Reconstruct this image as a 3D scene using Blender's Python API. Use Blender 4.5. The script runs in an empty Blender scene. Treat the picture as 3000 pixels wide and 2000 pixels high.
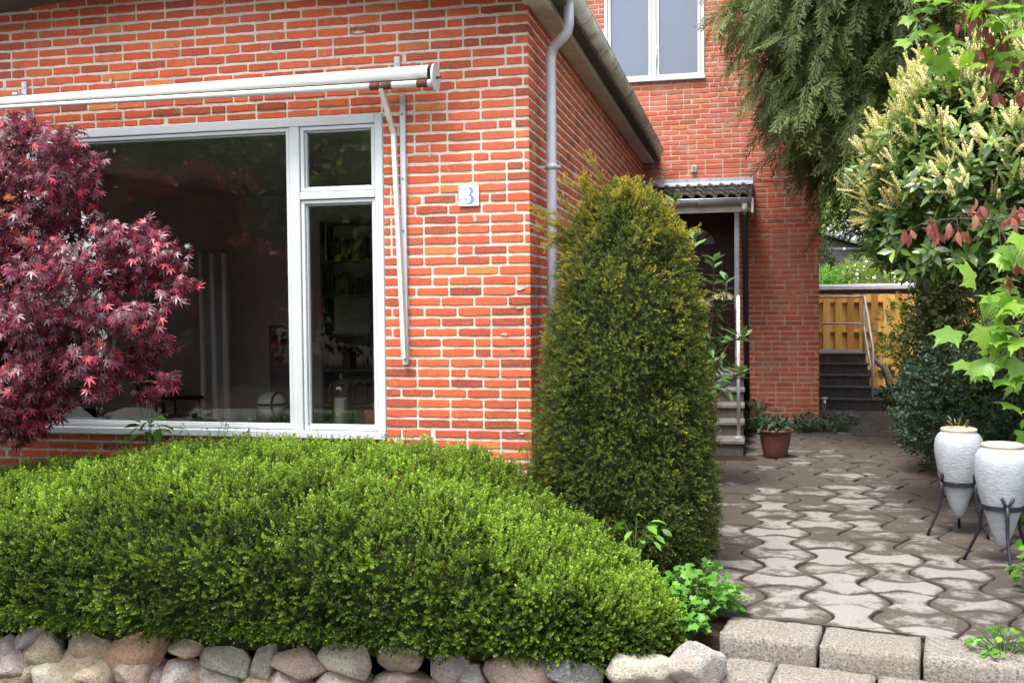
import bpy, math, random
import numpy as np
from mathutils import Vector, Matrix
R = math.radians
random.seed(7)
rng = np.random.default_rng(7)
sc = bpy.context.scene
C = sc.collection

# ------------------------------------------------------------ camera, sky, sun, exposure
cam_d = bpy.data.cameras.new('camera')
cam = bpy.data.objects.new('camera', cam_d)
C.objects.link(cam)
cam_d.sensor_width = 36.0
cam_d.lens = 36.0
cam_d.clip_end = 600.0
cam.matrix_world = Matrix.Translation((0, 0, 1.58)) @ Matrix.Rotation(R(12.95), 4, 'Z') @ Matrix.Rotation(R(90 - 1.795), 4, 'X') @ Matrix.Rotation(R(-0.52), 4, 'Z')
sc.camera = cam

SUN_EL, SUN_AZ = 66.0, 203.0          # azimuth measured from +Y towards +X
world = bpy.data.worlds.new('World')
sc.world = world
world.use_nodes = True
wn = world.node_tree
for n in list(wn.nodes):
    wn.nodes.remove(n)
wo = wn.nodes.new('ShaderNodeOutputWorld')
bg = wn.nodes.new('ShaderNodeBackground')
sky = wn.nodes.new('ShaderNodeTexSky')
sky.sky_type = 'NISHITA'
sky.sun_disc = False
sky.sun_elevation = R(SUN_EL)
sky.sun_rotation = R(SUN_AZ)
sky.air_density = 1.0
sky.dust_density = 4.0
sky.ozone_density = 1.0
hs = wn.nodes.new('ShaderNodeHueSaturation')     # thin overcast: the blue is washed out
hs.inputs['Saturation'].default_value = 0.35
wn.links.new(sky.outputs[0], hs.inputs['Color'])
wn.links.new(hs.outputs[0], bg.inputs['Color'])
bg.inputs['Strength'].default_value = 0.15
wn.links.new(bg.outputs[0], wo.inputs['Surface'])

sd = bpy.data.lights.new('sun', 'SUN')
sd.energy = 1.25
sd.angle = R(14)
sd.color = (1.0, 0.95, 0.87)
sun = bpy.data.objects.new('sun', sd)
C.objects.link(sun)
sv = Vector((math.sin(R(SUN_AZ)) * math.cos(R(SUN_EL)), math.cos(R(SUN_AZ)) * math.cos(R(SUN_EL)), math.sin(R(SUN_EL))))
sun.rotation_euler = sv.to_track_quat('Z', 'Y').to_euler()
sun.location = sv * 60

sc.view_settings.view_transform = 'Standard'
sc.view_settings.look = 'None'
sc.view_settings.exposure = 1.8
sc.view_settings.gamma = 1.0
sc.cycles.use_denoising = True
sc.cycles.max_bounces = 8
sc.cycles.transparent_max_bounces = 12

# ------------------------------------------------------------ materials
def S(r, g, b):
    f = lambda c: (c / 255 / 12.92) if c / 255 <= 0.04045 else ((c / 255 + 0.055) / 1.055) ** 2.4
    return (f(r), f(g), f(b), 1.0)

class NT:
    def __init__(s, name):
        s.m = bpy.data.materials.new(name)
        s.m.use_nodes = True
        s.t = s.m.node_tree
        for n in list(s.t.nodes):
            s.t.nodes.remove(n)
        s.out = s.t.nodes.new('ShaderNodeOutputMaterial')
    def n(s, typ, ins=None, **props):
        nd = s.t.nodes.new('ShaderNode' + typ)
        for k, v in props.items():
            setattr(nd, k, v)
        for k, v in (ins or {}).items():
            s.set(nd.inputs[k], v)
        return nd
    def set(s, sock, v):
        if isinstance(v, bpy.types.NodeSocket):
            s.t.links.new(v, sock)
        elif isinstance(v, bpy.types.Node):
            s.t.links.new(v.outputs[0], sock)
        else:
            if sock.type == 'RGBA' and len(v) == 3:
                v = (*v, 1.0)
            sock.default_value = v
    def math(s, op, a, b=0.5, clamp=False):
        nd = s.n('Math', {0: a, 1: b}, operation=op)
        nd.use_clamp = clamp
        return nd.outputs[0]
    def mix(s, fac, a, b, mode='MIX'):
        nd = s.n('Mix', data_type='RGBA', blend_type=mode)
        s.set(nd.inputs[0], fac)
        s.set(nd.inputs[6], a)
        s.set(nd.inputs[7], b)
        return nd.outputs[2]
    def ramp(s, fac, stops, interp='LINEAR'):
        nd = s.n('ValToRGB', {0: fac})
        cr = nd.color_ramp
        cr.interpolation = interp
        while len(cr.elements) < len(stops):
            cr.elements.new(0.5)
        for e, (p, c) in zip(cr.elements, stops):
            e.position = p
            e.color = (*c[:3], 1.0) if not isinstance(c, (int, float)) else (c, c, c, 1.0)
        return nd.outputs[0]
    def coord(s, which='Object'):
        return s.n('TexCoord').outputs[which]
    def noise(s, scale, detail=4.0, rough=0.6, vec=None, dist=0.0):
        return s.n('TexNoise', {'Vector': vec if vec is not None else s.coord(), 'Scale': scale, 'Detail': detail, 'Roughness': rough, 'Distortion': dist}).outputs[0]
    def attr(s, name, out=2):
        return s.n('Attribute', attribute_name=name).outputs[out]
    def bump(s, h, strength=0.3, dist=0.01):
        return s.n('Bump', {'Height': h, 'Strength': strength, 'Distance': dist}).outputs[0]
    def bsdf(s, color, rough=0.6, bump=None, spec=0.5, metallic=0.0, **kw):
        ins = {'Base Color': color, 'Roughness': rough, 'Specular IOR Level': spec, 'Metallic': metallic}
        if bump is not None:
            ins['Normal'] = bump
        ins.update(kw)
        return s.n('BsdfPrincipled', ins)
    def done(s, sh):
        s.t.links.new(sh.outputs[0], s.out.inputs['Surface'])
        return s.m

def plain(name, col, rough=0.55, nscale=14.0, namt=0.18, bscale=120.0, bstr=0.12, spec=0.4, metallic=0.0, dirt=None):
    """painted or moulded surface with soft unevenness"""
    t = NT(name)
    n1 = t.noise(nscale, 5, 0.65)
    lo = tuple(c * (1 - namt) for c in col[:3])
    hi = tuple(min(1, c * (1 + namt)) for c in col[:3])
    c = t.ramp(n1, [(0.3, lo), (0.7, hi)])
    if dirt:
        d = t.ramp(t.noise(nscale * 0.45, 8, 0.75), [(dirt[1], 0.0), (dirt[1] + 0.12, 1.0)])
        c = t.mix(d, c, dirt[0])
    return t.done(t.bsdf(c, rough, t.bump(t.noise(bscale, 3), bstr, 0.004), spec, metallic))

def leafmat(name, stops, rough=0.45, trans=0.3, spec=0.4, tboost=1.3):
    t = NT(name)
    c = t.ramp(t.attr('tint'), stops)
    b = t.bsdf(c, rough, None, spec)
    tc = t.mix(1.0, c, (tboost, tboost * 1.05, tboost * 0.7, 1), 'MULTIPLY')
    tr = t.n('BsdfTranslucent', {'Color': tc})
    return t.done(t.n('MixShader', {0: trans, 1: b, 2: tr}))

def m_brick(name, tone=1.0, age=0.0):
    t = NT(name)
    a = t.attr('tint')
    c = t.ramp(a, [(0.0, (0.20, 0.045, 0.038)), (0.08, (0.29, 0.055, 0.034)), (0.20, (0.46, 0.076, 0.040)), (0.5, (0.60, 0.098, 0.046)),
                   (0.84, (0.63, 0.120, 0.050)), (0.94, (0.58, 0.14, 0.045)), (1.0, (0.66, 0.25, 0.07))])
    co = t.coord()
    big = t.noise(17, 6, 0.7, co)
    c = t.mix(t.ramp(big, [(0.46, 0.0), (0.72, 0.55)]), c, (0.22, 0.055, 0.035))
    c = t.mix(t.ramp(t.noise(230, 3, 0.7, co), [(0.50, 0.0), (0.66, 0.5)]), c, (0.16, 0.04, 0.025))
    c = t.mix(t.ramp(t.noise(48, 5, 0.75, co), [(0.35, 0.45), (0.62, 0.0)]), c, (0.62, 0.16, 0.075))
    c = t.mix(t.ramp(t.noise(9, 9, 0.8, co), [(0.56, 0.0), (0.80, 0.6)]), c, (0.60, 0.42, 0.34))       # lime bloom
    c = t.mix(t.ramp(t.noise(1.1, 7, 0.75, co), [(0.46, 0.0), (0.70, 0.45)]), c, (0.28, 0.13, 0.095))   # weather staining
    if age:
        c = t.mix(age, c, (0.36, 0.085, 0.05))
        c = t.mix(t.ramp(t.noise(3.1, 6, 0.7, co), [(0.45, 0.0), (0.75, 0.35)]), c, (0.55, 0.36, 0.30))
    h = t.math('ADD', t.noise(110, 6, 0.7, co), t.math('MULTIPLY', t.noise(420, 2, 0.5, co), 0.5))
    return t.done(t.bsdf(c, 0.85, t.bump(h, 0.55, 0.006), 0.25))

def m_mortar(name, col=(0.70, 0.64, 0.53)):
    t = NT(name)
    co = t.coord()
    c = t.ramp(t.noise(150, 4, 0.7, co), [(0.30, tuple(x * 0.55 for x in col)), (0.44, col), (0.8, tuple(min(1, x * 1.2) for x in col))])
    c = t.mix(t.ramp(t.noise(2.3, 6, 0.7, co), [(0.45, 0.0), (0.75, 0.55)]), c, (0.36, 0.30, 0.22))
    c = t.mix(t.ramp(t.noise(34, 5, 0.75, co), [(0.55, 0.0), (0.72, 0.5)]), c, (0.24, 0.21, 0.14))
    h = t.math('ADD', t.noise(190, 5, 0.75, co), t.noise(60, 3, 0.6, co))
    return t.done(t.bsdf(c, 0.95, t.bump(h, 0.9, 0.008), 0.15))

def m_glass(name, tint=(1, 1, 1), gl=1.0):
    t = NT(name)
    fr = t.n('Fresnel', {'IOR': 1.85})
    tr = t.n('BsdfTransparent', {'Color': (*tint, 1)})
    g = t.n('BsdfGlossy', {'Color': (gl, gl, gl, 1), 'Roughness': 0.01})
    return t.done(t.n('MixShader', {0: fr, 1: tr, 2: g}))

M = {}
M['brick'] = m_brick('red_brick')
M['brick_old'] = m_brick('weathered_brick', age=0.35)
M['mortar'] = m_mortar('lime_mortar')
M['mortar_old'] = m_mortar('pinkish_mortar', (0.52, 0.38, 0.31))
M['white'] = plain('white_paint', (0.52, 0.55, 0.57), 0.45, 6, 0.05, 90, 0.15, dirt=((0.42, 0.40, 0.36), 0.68))
M['awning_white'] = plain('flaking_white_paint', (0.56, 0.56, 0.53), 0.4, 14, 0.06, 70, 0.2, dirt=((0.22, 0.17, 0.14), 0.61))
M['rust'] = plain('rust', (0.10, 0.036, 0.024), 0.9, 40, 0.5, 200, 0.5)
M['zinc'] = plain('grey_zinc', (0.52, 0.53, 0.60), 0.42, 7, 0.16, 60, 0.12, 0.5, 0.25, dirt=((0.26, 0.22, 0.24), 0.62))
M['gutter'] = plain('weathered_zinc', (0.56, 0.55, 0.48), 0.5, 6, 0.28, 50, 0.15, 0.5, 0.3, dirt=((0.20, 0.15, 0.14), 0.55))
M['soffit'] = plain('grey_soffit_paint', (0.50, 0.47, 0.40), 0.6, 5, 0.2)
M['fascia'] = plain('pale_fascia_paint', (0.46, 0.45, 0.40), 0.55, 5, 0.12)
M['roofing'] = plain('roofing_felt', (0.07, 0.065, 0.06), 0.9, 8, 0.3)
M['tile'] = plain('mossy_roof_tile', (0.045, 0.043, 0.042), 0.7, 16, 0.4, 60, 0.4, dirt=((0.12, 0.10, 0.065), 0.60))
M['lead'] = plain('lead_sheet', (0.36, 0.38, 0.44), 0.38, 9, 0.14, 40, 0.2, 0.5, 0.4)
M['black'] = plain('black_paint', (0.010, 0.010, 0.012), 0.5, 20, 0.3)
M['iron'] = plain('wrought_iron', (0.016, 0.015, 0.022), 0.5, 30, 0.3)
M['door'] = plain('dark_oak', (0.035, 0.012, 0.010), 0.5, 6, 0.35)
M['frost'] = plain('frosted_pane', (0.25, 0.25, 0.24), 0.4, 10, 0.2)
M['blind'] = plain('grey_blue_blind', (0.50, 0.58, 0.76), 0.9, 60, 0.05, 300, 0.15)
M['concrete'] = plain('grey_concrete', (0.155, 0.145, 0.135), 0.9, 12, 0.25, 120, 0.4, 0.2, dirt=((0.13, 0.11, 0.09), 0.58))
M['riser'] = plain('shaded_riser_concrete', (0.085, 0.078, 0.072), 0.9, 12, 0.3, 120, 0.4, 0.2)  # tread concrete made darker: shade on the step fronts painted in
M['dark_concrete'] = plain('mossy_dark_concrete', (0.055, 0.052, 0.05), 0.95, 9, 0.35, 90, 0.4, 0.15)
M['plinth'] = plain('cement_plinth', (0.40, 0.36, 0.32), 0.9, 8, 0.2, 100, 0.3, 0.2)
M['plaster'] = plain('room_plaster', (0.78, 0.76, 0.73), 0.9, 3, 0.05)
M['ceilpaint'] = plain('ceiling_paint', (0.8, 0.79, 0.77), 0.9, 3, 0.05)
M['parquet'] = plain('oak_floor', (0.36, 0.27, 0.19), 0.5, 9, 0.25)
M['curtain'] = plain('linen_curtain', (0.42, 0.41, 0.40), 0.95, 20, 0.08)
M['darkwood'] = plain('black_wood', (0.02, 0.014, 0.012), 0.45, 12, 0.3)
M['book'] = plain('book_spines', (0.10, 0.075, 0.06), 0.7, 45, 0.7)
M['opal'] = plain('opal_lamp_glass', (0.84, 0.90, 0.88), 0.25, 6, 0.04, 30, 0.02, 0.5)
M['candle'] = plain('candle_wax', (0.88, 0.87, 0.70), 0.6, 8, 0.05)
M['card'] = plain('pink_card', (0.62, 0.16, 0.22), 0.7, 60, 0.35)
M['pearl'] = plain('pale_card', (0.6, 0.62, 0.55), 0.7, 30, 0.1)
M['terra'] = plain('brown_terracotta', (0.12, 0.044, 0.031), 0.5, 10, 0.25, 60, 0.12, 0.5, dirt=((0.10, 0.055, 0.035), 0.60))
M['post'] = plain('grey_post_paint', (0.20, 0.20, 0.21), 0.6, 8, 0.2)
M['urn'] = None
M['cream'] = plain('worn_cream_rim', (0.55, 0.48, 0.33), 0.85, 25, 0.15, 120, 0.4)
M['soil'] = plain('soil', (0.030, 0.022, 0.017), 1.0, 25, 0.5, 60, 0.8, 0.1)
M['straw'] = plain('dry_stalks', (0.30, 0.23, 0.11), 0.9, 30, 0.3)
M['larch'] = None
M['grey_wall'] = plain('grey_render', (0.15, 0.155, 0.15), 0.85, 6, 0.15)
M['grey_roof'] = plain('grey_roof_sheet', (0.16, 0.165, 0.16), 0.8, 6, 0.15)
M['steel'] = plain('galvanised_tube', (0.50, 0.50, 0.50), 0.4, 12, 0.12, 60, 0.1, 0.5, 0.3)
M['delft'] = plain('white_glazed_tile', (0.74, 0.75, 0.79), 0.15, 30, 0.04, 40, 0.03, 0.5)
M['delft_blue'] = plain('blue_glaze', (0.20, 0.25, 0.46), 0.2, 300, 0.35, 40, 0.03, 0.5)
M['delft_faint'] = plain('faint_blue_glaze', (0.50, 0.53, 0.56), 0.2, 300, 0.2, 40, 0.03, 0.5)
M['bark'] = plain('bark', (0.075, 0.055, 0.040), 0.95, 30, 0.45, 70, 0.9, 0.15)
M['twig'] = plain('brown_twig', (0.13, 0.075, 0.045), 0.8, 40, 0.3, 120, 0.4, 0.2)
M['palebark'] = plain('pale_bark', (0.20, 0.17, 0.13), 0.95, 25, 0.35, 70, 0.8, 0.15)
M['stemgreen'] = plain('green_stem', (0.06, 0.10, 0.025), 0.7, 30, 0.2)
M['smear'] = plain('lime_smear', (0.50, 0.42, 0.36), 0.95, 60, 0.3, 150, 0.5, 0.15)
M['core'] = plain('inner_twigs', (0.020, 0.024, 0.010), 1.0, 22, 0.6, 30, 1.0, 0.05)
M['glass'] = m_glass('window_glass', (0.96, 0.98, 0.97))
M['glass_clear'] = m_glass('bell_glass', (0.93, 0.95, 0.95))
t = NT('rough_white_glaze')                     # the urns
n1 = t.noise(6, 6, 0.7)
c = t.ramp(n1, [(0.3, (0.30, 0.32, 0.355)), (0.6, (0.40, 0.43, 0.47))])
vz = t.n('TexVoronoi', {'Vector': t.n('Mapping', {'Vector': t.coord(), 'Scale': (1, 1, 2.4)}).outputs[0], 'Scale': 34.0}).outputs[0]
c = t.mix(t.ramp(t.noise(38, 6, 0.8), [(0.52, 0.0), (0.7, 0.45)]), c, (0.27, 0.27, 0.27))
M['urn'] = t.done(t.bsdf(c, 0.8, t.bump(t.math('ADD', t.math('MULTIPLY', vz, 0.6), t.noise(60, 5)), 0.4, 0.006), 0.2))
t = NT('new_larch_boards')
a = t.attr('tint')
c = t.ramp(a, [(0.0, (0.42, 0.20, 0.05)), (0.5, (0.70, 0.42, 0.10)), (1.0, (0.78, 0.50, 0.16))])
gr = t.noise(1.0, 5, 0.6, t.n('Mapping', {'Vector': t.coord(), 'Scale': (60, 60, 3)}).outputs[0])
c = t.mix(t.ramp(gr, [(0.4, 0.0), (0.75, 0.5)]), c, (0.24, 0.10, 0.03))
M['larch'] = t.done(t.bsdf(c, 0.75, t.bump(gr, 0.2, 0.003), 0.3))
t = NT('field_stone')
c = t.mix(0.06, t.attr('col', 0), (0.10, 0.09, 0.08))
sp = t.noise(95, 3, 0.7)
c = t.mix(t.ramp(sp, [(0.38, 0.55), (0.5, 0.0)]), c, (0.10, 0.09, 0.085))
c = t.mix(t.ramp(t.noise(140, 2, 0.6), [(0.58, 0.0), (0.68, 0.6)]), c, (0.62, 0.56, 0.48))
c = t.mix(t.ramp(t.noise(7, 5, 0.7), [(0.50, 0.0), (0.72, 0.45)]), c, (0.40, 0.27, 0.18))
c = t.mix(t.ramp(t.noise(5, 7, 0.75), [(0.50, 0.0), (0.66, 0.55)]), c, (0.17, 0.14, 0.11))
c = t.mix(t.ramp(t.noise(11, 8, 0.8), [(0.60, 0.0), (0.68, 0.55)]), c, (0.50, 0.53, 0.42))   # lichen
M['stone'] = t.done(t.bsdf(c, 0.9, t.bump(t.math('ADD', t.noise(28, 6, 0.65), t.math('MULTIPLY', t.noise(160, 3), 0.4)), 0.85, 0.03), 0.2))
t = NT('exposed_aggregate_block')
sp = t.noise(75, 4, 0.75)
c = t.ramp(sp, [(0.36, (0.08, 0.066, 0.056)), (0.47, (0.205, 0.185, 0.16)), (0.60, (0.28, 0.26, 0.235)), (0.70, (0.46, 0.44, 0.41))])
c = t.mix(t.ramp(t.noise(4, 6, 0.7), [(0.45, 0.0), (0.75, 0.55)]), c, (0.20, 0.155, 0.11))
M['aggregate'] = t.done(t.bsdf(c, 0.92, t.bump(sp, 0.8, 0.012), 0.2))
t = NT('worn_bone_paver')
e = t.attr('edge')                                # 1 on the rim where silt and moss collect, 0 in the worn middle
co = t.coord()
nn = t.noise(8, 8, 0.75, co)
grain = t.noise(170, 3, 0.7, co)
c = t.ramp(grain, [(0.3, (0.15, 0.135, 0.118)), (0.5, (0.24, 0.226, 0.206)), (0.7, (0.31, 0.295, 0.275))])
d = t.math('ADD', e, t.math('MULTIPLY', t.math('SUBTRACT', nn, 0.5), 2.0))
d = t.math('ADD', d, t.math('MULTIPLY', t.math('SUBTRACT', t.noise(1.6, 5, 0.65, co), 0.5), 2.0))
d = t.math('ADD', d, t.math('MULTIPLY', t.attr('dirt'), 0.75))
c = t.mix(t.ramp(d, [(0.20, 0.0), (0.56, 0.90)]), c, (0.062, 0.048, 0.038))
M['paver'] = t.done(t.bsdf(c, 0.95, t.bump(t.math('ADD', grain, nn), 0.5, 0.01), 0.15))
t = NT('bed_earth')
co = t.coord()
c = t.ramp(t.noise(1.7, 8, 0.75, co), [(0.35, (0.030, 0.020, 0.013)), (0.6, (0.065, 0.044, 0.028)), (0.75, (0.06, 0.065, 0.025))])
M['earth'] = t.done(t.bsdf(c, 1.0, t.bump(t.noise(40, 6, 0.7, co), 0.8, 0.03), 0.1))
M['asphalt'] = plain('pavement_slabs', (0.20, 0.19, 0.18), 0.95, 14, 0.25, 150, 0.4, 0.15)

# foliage colours (tint runs dark to light: fresh growth, plus shade painted into hedge and yew)
M['hedge'] = leafmat('hedge_leaf', [(0.0, (0.024, 0.042, 0.008)), (0.35, (0.070, 0.110, 0.014)), (0.65, (0.155, 0.255, 0.028)), (1.0, (0.30, 0.46, 0.060))], 0.5, 0.33, 0.2)
M['yew'] = leafmat('yew_needle', [(0.0, (0.022, 0.034, 0.010)), (0.35, (0.066, 0.096, 0.020)), (0.65, (0.145, 0.185, 0.030)), (0.85, (0.30, 0.29, 0.040)), (1.0, (0.50, 0.34, 0.045))], 0.5, 0.25, 0.2)
M['cypress'] = leafmat('cypress_spray', [(0.0, (0.018, 0.028, 0.010)), (0.5, (0.084, 0.118, 0.036)), (0.85, (0.19, 0.235, 0.066)), (1.0, (0.22, 0.27, 0.09))], 0.55, 0.2, 0.3)
M['maple'] = leafmat('purple_maple_leaf', [(0.0, (0.040, 0.010, 0.016)), (0.45, (0.105, 0.014, 0.036)), (0.8, (0.26, 0.034, 0.085)), (0.92, (0.48, 0.050, 0.075)), (1.0, (0.66, 0.09, 0.12))], 0.36, 0.32, 0.55, 1.6)
M['laurel'] = leafmat('laurel_leaf', [(0.0, (0.012, 0.028, 0.009)), (0.4, (0.070, 0.135, 0.034)), (0.75, (0.17, 0.28, 0.065)), (1.0, (0.28, 0.40, 0.08))], 0.26, 0.15, 0.6)
M['spike'] = leafmat('laurel_flower', [(0.0, (0.40, 0.36, 0.11)), (0.6, (0.80, 0.74, 0.36)), (1.0, (0.85, 0.82, 0.56))], 0.8, 0.2, 0.2, 1.0)
M['fresh'] = leafmat('fresh_maple_leaf', [(0.0, (0.060, 0.14, 0.018)), (0.5, (0.14, 0.28, 0.030)), (1.0, (0.26, 0.42, 0.045))], 0.4, 0.42, 0.4)
M['redleaf'] = leafmat('young_red_leaf', [(0.0, (0.16, 0.04, 0.035)), (0.6, (0.30, 0.09, 0.08)), (1.0, (0.36, 0.22, 0.12))], 0.45, 0.35, 0.4)
M['viburnum'] = leafmat('viburnum_leaf', [(0.0, (0.035, 0.075, 0.022)), (0.6, (0.11, 0.205, 0.065)), (1.0, (0.22, 0.34, 0.09))], 0.42, 0.2, 0.45)
M['blossom'] = leafmat('cream_blossom', [(0.0, (0.38, 0.28, 0.14)), (1.0, (0.74, 0.68, 0.52))], 0.8, 0.15, 0.2, 1.0)
M['bush'] = leafmat('blue_green_leaf', [(0.0, (0.012, 0.026, 0.014)), (0.6, (0.040, 0.080, 0.044)), (1.0, (0.085, 0.14, 0.07))], 0.5, 0.2, 0.4)
M['tree'] = leafmat('tree_leaf', [(0.0, (0.035, 0.060, 0.012)), (0.5, (0.13, 0.20, 0.038)), (1.0, (0.30, 0.40, 0.08))], 0.5, 0.42, 0.25)
M['darktree'] = leafmat('dark_tree_leaf', [(0.0, (0.018, 0.026, 0.008)), (0.6, (0.060, 0.080, 0.020)), (1.0, (0.12, 0.145, 0.038))], 0.5, 0.25, 0.3)
M['herb'] = leafmat('herb_leaf', [(0.0, (0.035, 0.10, 0.014)), (0.6, (0.10, 0.26, 0.030)), (1.0, (0.20, 0.40, 0.05))], 0.45, 0.35, 0.4)
M['pale'] = leafmat('small_white_flower', [(0.0, (0.5, 0.5, 0.42)), (1.0, (0.8, 0.8, 0.75))], 0.8, 0.2, 0.2, 1.0)

# ------------------------------------------------------------ object helpers
def thing(name, label, cat, loc=(0, 0, 0), group=None):
    o = bpy.data.objects.new(name, None)
    C.objects.link(o)
    o.location = loc
    o.empty_display_size = 0.2
    o['label'] = label
    o['category'] = cat
    if group:
        o['group'] = group
    return o

def tag(o, label, cat, group=None):
    o['label'] = label
    o['category'] = cat
    if group:
        o['group'] = group
    return o

def label(o, text):
    o['label'] = text
    return o

def struct(o):
    o['kind'] = 'structure'
    return o

def link(name, me, parent=None):
    o = bpy.data.objects.new(name, me)
    C.objects.link(o)
    if parent is not None:
        root = parent
        off = Vector((0, 0, 0))
        while root is not None:                    # meshes are written in world coordinates
            off += root.location
            root = root.parent
        o.parent = parent
        o.location = -off
    return o

class MB:
    def __init__(s):
        s.v, s.f, s.mi, s.sm = [], [], [], []
    def add(s, vs, fs, mi=0, smooth=False):
        b = len(s.v)
        s.v.extend([tuple(p) for p in vs])
        for f in fs:
            s.f.append([b + i for i in f])
            s.mi.append(mi)
            s.sm.append(smooth)
        return s
    def box(s, x0, x1, y0, y1, z0, z1, mi=0, bev=0.0):
        if bev <= 0:
            vs = [(x, y, z) for z in (z0, z1) for y in (y0, y1) for x in (x0, x1)]
            return s.add(vs, [(0, 2, 3, 1), (4, 5, 7, 6), (0, 1, 5, 4), (2, 6, 7, 3), (0, 4, 6, 2), (1, 3, 7, 5)], mi)
        b = bev
        vs, idx = [], {}
        for i, (x, sx) in enumerate(((x0, 1), (x1, -1))):
            for j, (y, sy) in enumerate(((y0, 1), (y1, -1))):
                for k, (z, sz) in enumerate(((z0, 1), (z1, -1))):
                    idx[i, j, k, 0] = len(vs); vs.append((x, y + sy * b, z + sz * b))
                    idx[i, j, k, 1] = len(vs); vs.append((x + sx * b, y, z + sz * b))
                    idx[i, j, k, 2] = len(vs); vs.append((x + sx * b, y + sy * b, z))
        q = lambda a: idx[a]
        fs = []
        for i in (0, 1):
            fs.append([q((i, 0, 0, 0)), q((i, 1, 0, 0)), q((i, 1, 1, 0)), q((i, 0, 1, 0))])
            fs.append([q((0, i, 0, 1)), q((1, i, 0, 1)), q((1, i, 1, 1)), q((0, i, 1, 1))])
            fs.append([q((0, 0, i, 2)), q((1, 0, i, 2)), q((1, 1, i, 2)), q((0, 1, i, 2))])
        for i in (0, 1):
            for j in (0, 1):
                fs.append([q((i, j, 0, 0)), q((i, j, 1, 0)), q((i, j, 1, 1)), q((i, j, 0, 1))])
                fs.append([q((i, 0, j, 0)), q((i, 1, j, 0)), q((i, 1, j, 2)), q((i, 0, j, 2))])
                fs.append([q((0, i, j, 1)), q((1, i, j, 1)), q((1, i, j, 2)), q((0, i, j, 2))])
                for k in (0, 1):
                    fs.append([q((i, j, k, 0)), q((i, j, k, 1)), q((i, j, k, 2))])
        return s.add(vs, fs, mi)
    def tube(s, pts, r, seg=10, mi=0, caps=True, smooth=True, ref=None):
        pts = [Vector(p) for p in pts]
        rs = r if isinstance(r, (list, tuple)) else [r] * len(pts)
        vs, fs = [], []
        prev = None
        for i, p in enumerate(pts):
            d = (pts[min(i + 1, len(pts) - 1)] - pts[max(i - 1, 0)]).normalized()
            if prev is None:
                a = Vector(ref) if ref else (Vector((0, 0, 1)) if abs(d.z) < 0.9 else Vector((1, 0, 0)))
                x = d.cross(a).normalized()
            else:
                x = (prev - d * prev.dot(d)).normalized()
            prev = x
            y = d.cross(x)
            for k in range(seg):
                an = 2 * math.pi * k / seg
                vs.append(p + (x * math.cos(an) + y * math.sin(an)) * rs[i])
        for i in range(len(pts) - 1):
            for k in range(seg):
                a, b = i * seg + k, i * seg + (k + 1) % seg
                fs.append((a, b, b + seg, a + seg))
        s.add(vs, fs, mi, smooth)
        if caps:
            n = len(s.v) - len(vs)
            for fc in (list(range(seg))[::-1], [(len(pts) - 1) * seg + k for k in range(seg)]):
                s.f.append([n + i for i in fc]); s.mi.append(mi); s.sm.append(False)
        return s
    def bar(s, a, b, w, h, up=(0, 0, 1), mi=0):
        a, b = Vector(a), Vector(b)
        d = (b - a).normalized()
        x = d.cross(Vector(up)).normalized() * w / 2
        y = x.cross(d).normalized() * h / 2
        vs = [a - x - y, a + x - y, a + x + y, a - x + y, b - x - y, b + x - y, b + x + y, b - x + y]
        return s.add(vs, [(0, 3, 2, 1), (4, 5, 6, 7), (0, 1, 5, 4), (1, 2, 6, 5), (2, 3, 7, 6), (3, 0, 4, 7)], mi)
    def lathe(s, prof, loc, seg=32, mi=0, smooth=True, jit=0.0):
        vs, fs = [], []
        for (r, z) in prof:
            for k in range(seg):
                an = 2 * math.pi * k / seg
                rr = r * (1 + jit * math.sin(3 * an + z * 40) + jit * math.sin(7 * an - z * 23))
                vs.append((loc[0] + rr * math.cos(an), loc[1] + rr * math.sin(an), loc[2] + z))
        for i in range(len(prof) - 1):
            for k in range(seg):
                a, b = i * seg + k, i * seg + (k + 1) % seg
                fs.append((a, b, b + seg, a + seg))
        return s.add(vs, fs, mi, smooth)
    def extrude(s, poly, axis, a, b, mi=0, smooth=False):
        """poly of 2D points swept along an axis ('X': poly is (y,z), 'Y': poly is (x,z), 'Z': poly is (x,y))"""
        def p3(p, v):
            return (v, p[0], p[1]) if axis == 'X' else ((p[0], v, p[1]) if axis == 'Y' else (p[0], p[1], v))
        n = len(poly)
        vs = [p3(p, a) for p in poly] + [p3(p, b) for p in poly]
        s.add(vs, [(i, (i + 1) % n, n + (i + 1) % n, n + i) for i in range(n)], mi, smooth)
        k = len(s.v) - 2 * n
        for fc in (list(range(n))[::-1], list(range(n, 2 * n))):
            s.f.append([k + i for i in fc]); s.mi.append(mi); s.sm.append(False)
        return s
    def build(s, name, mats, parent=None, attrs=None):
        me = bpy.data.meshes.new(name)
        me.from_pydata(s.v, [], s.f)
        for m in (mats if isinstance(mats, (list, tuple)) else [mats]):
            me.materials.append(m)
        me.polygons.foreach_set('material_index', s.mi)
        me.polygons.foreach_set('use_smooth', s.sm)
        for k, vals in (attrs or {}).items():
            if len(np.shape(vals)) == 2:
                a = me.attributes.new(k, 'FLOAT_COLOR', 'POINT')
                a.data.foreach_set('color', np.asarray(vals, np.float32).ravel())
            else:
                a = me.attributes.new(k, 'FLOAT', 'POINT')
                a.data.foreach_set('value', np.asarray(vals, np.float32))
        me.update()
        return link(name, me, parent)

# ---- leaf meshes: a template copied to N places, all in ONE mesh per plant part
def norm(a):
    return a / np.maximum(np.linalg.norm(a, axis=-1, keepdims=True), 1e-9)

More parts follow.
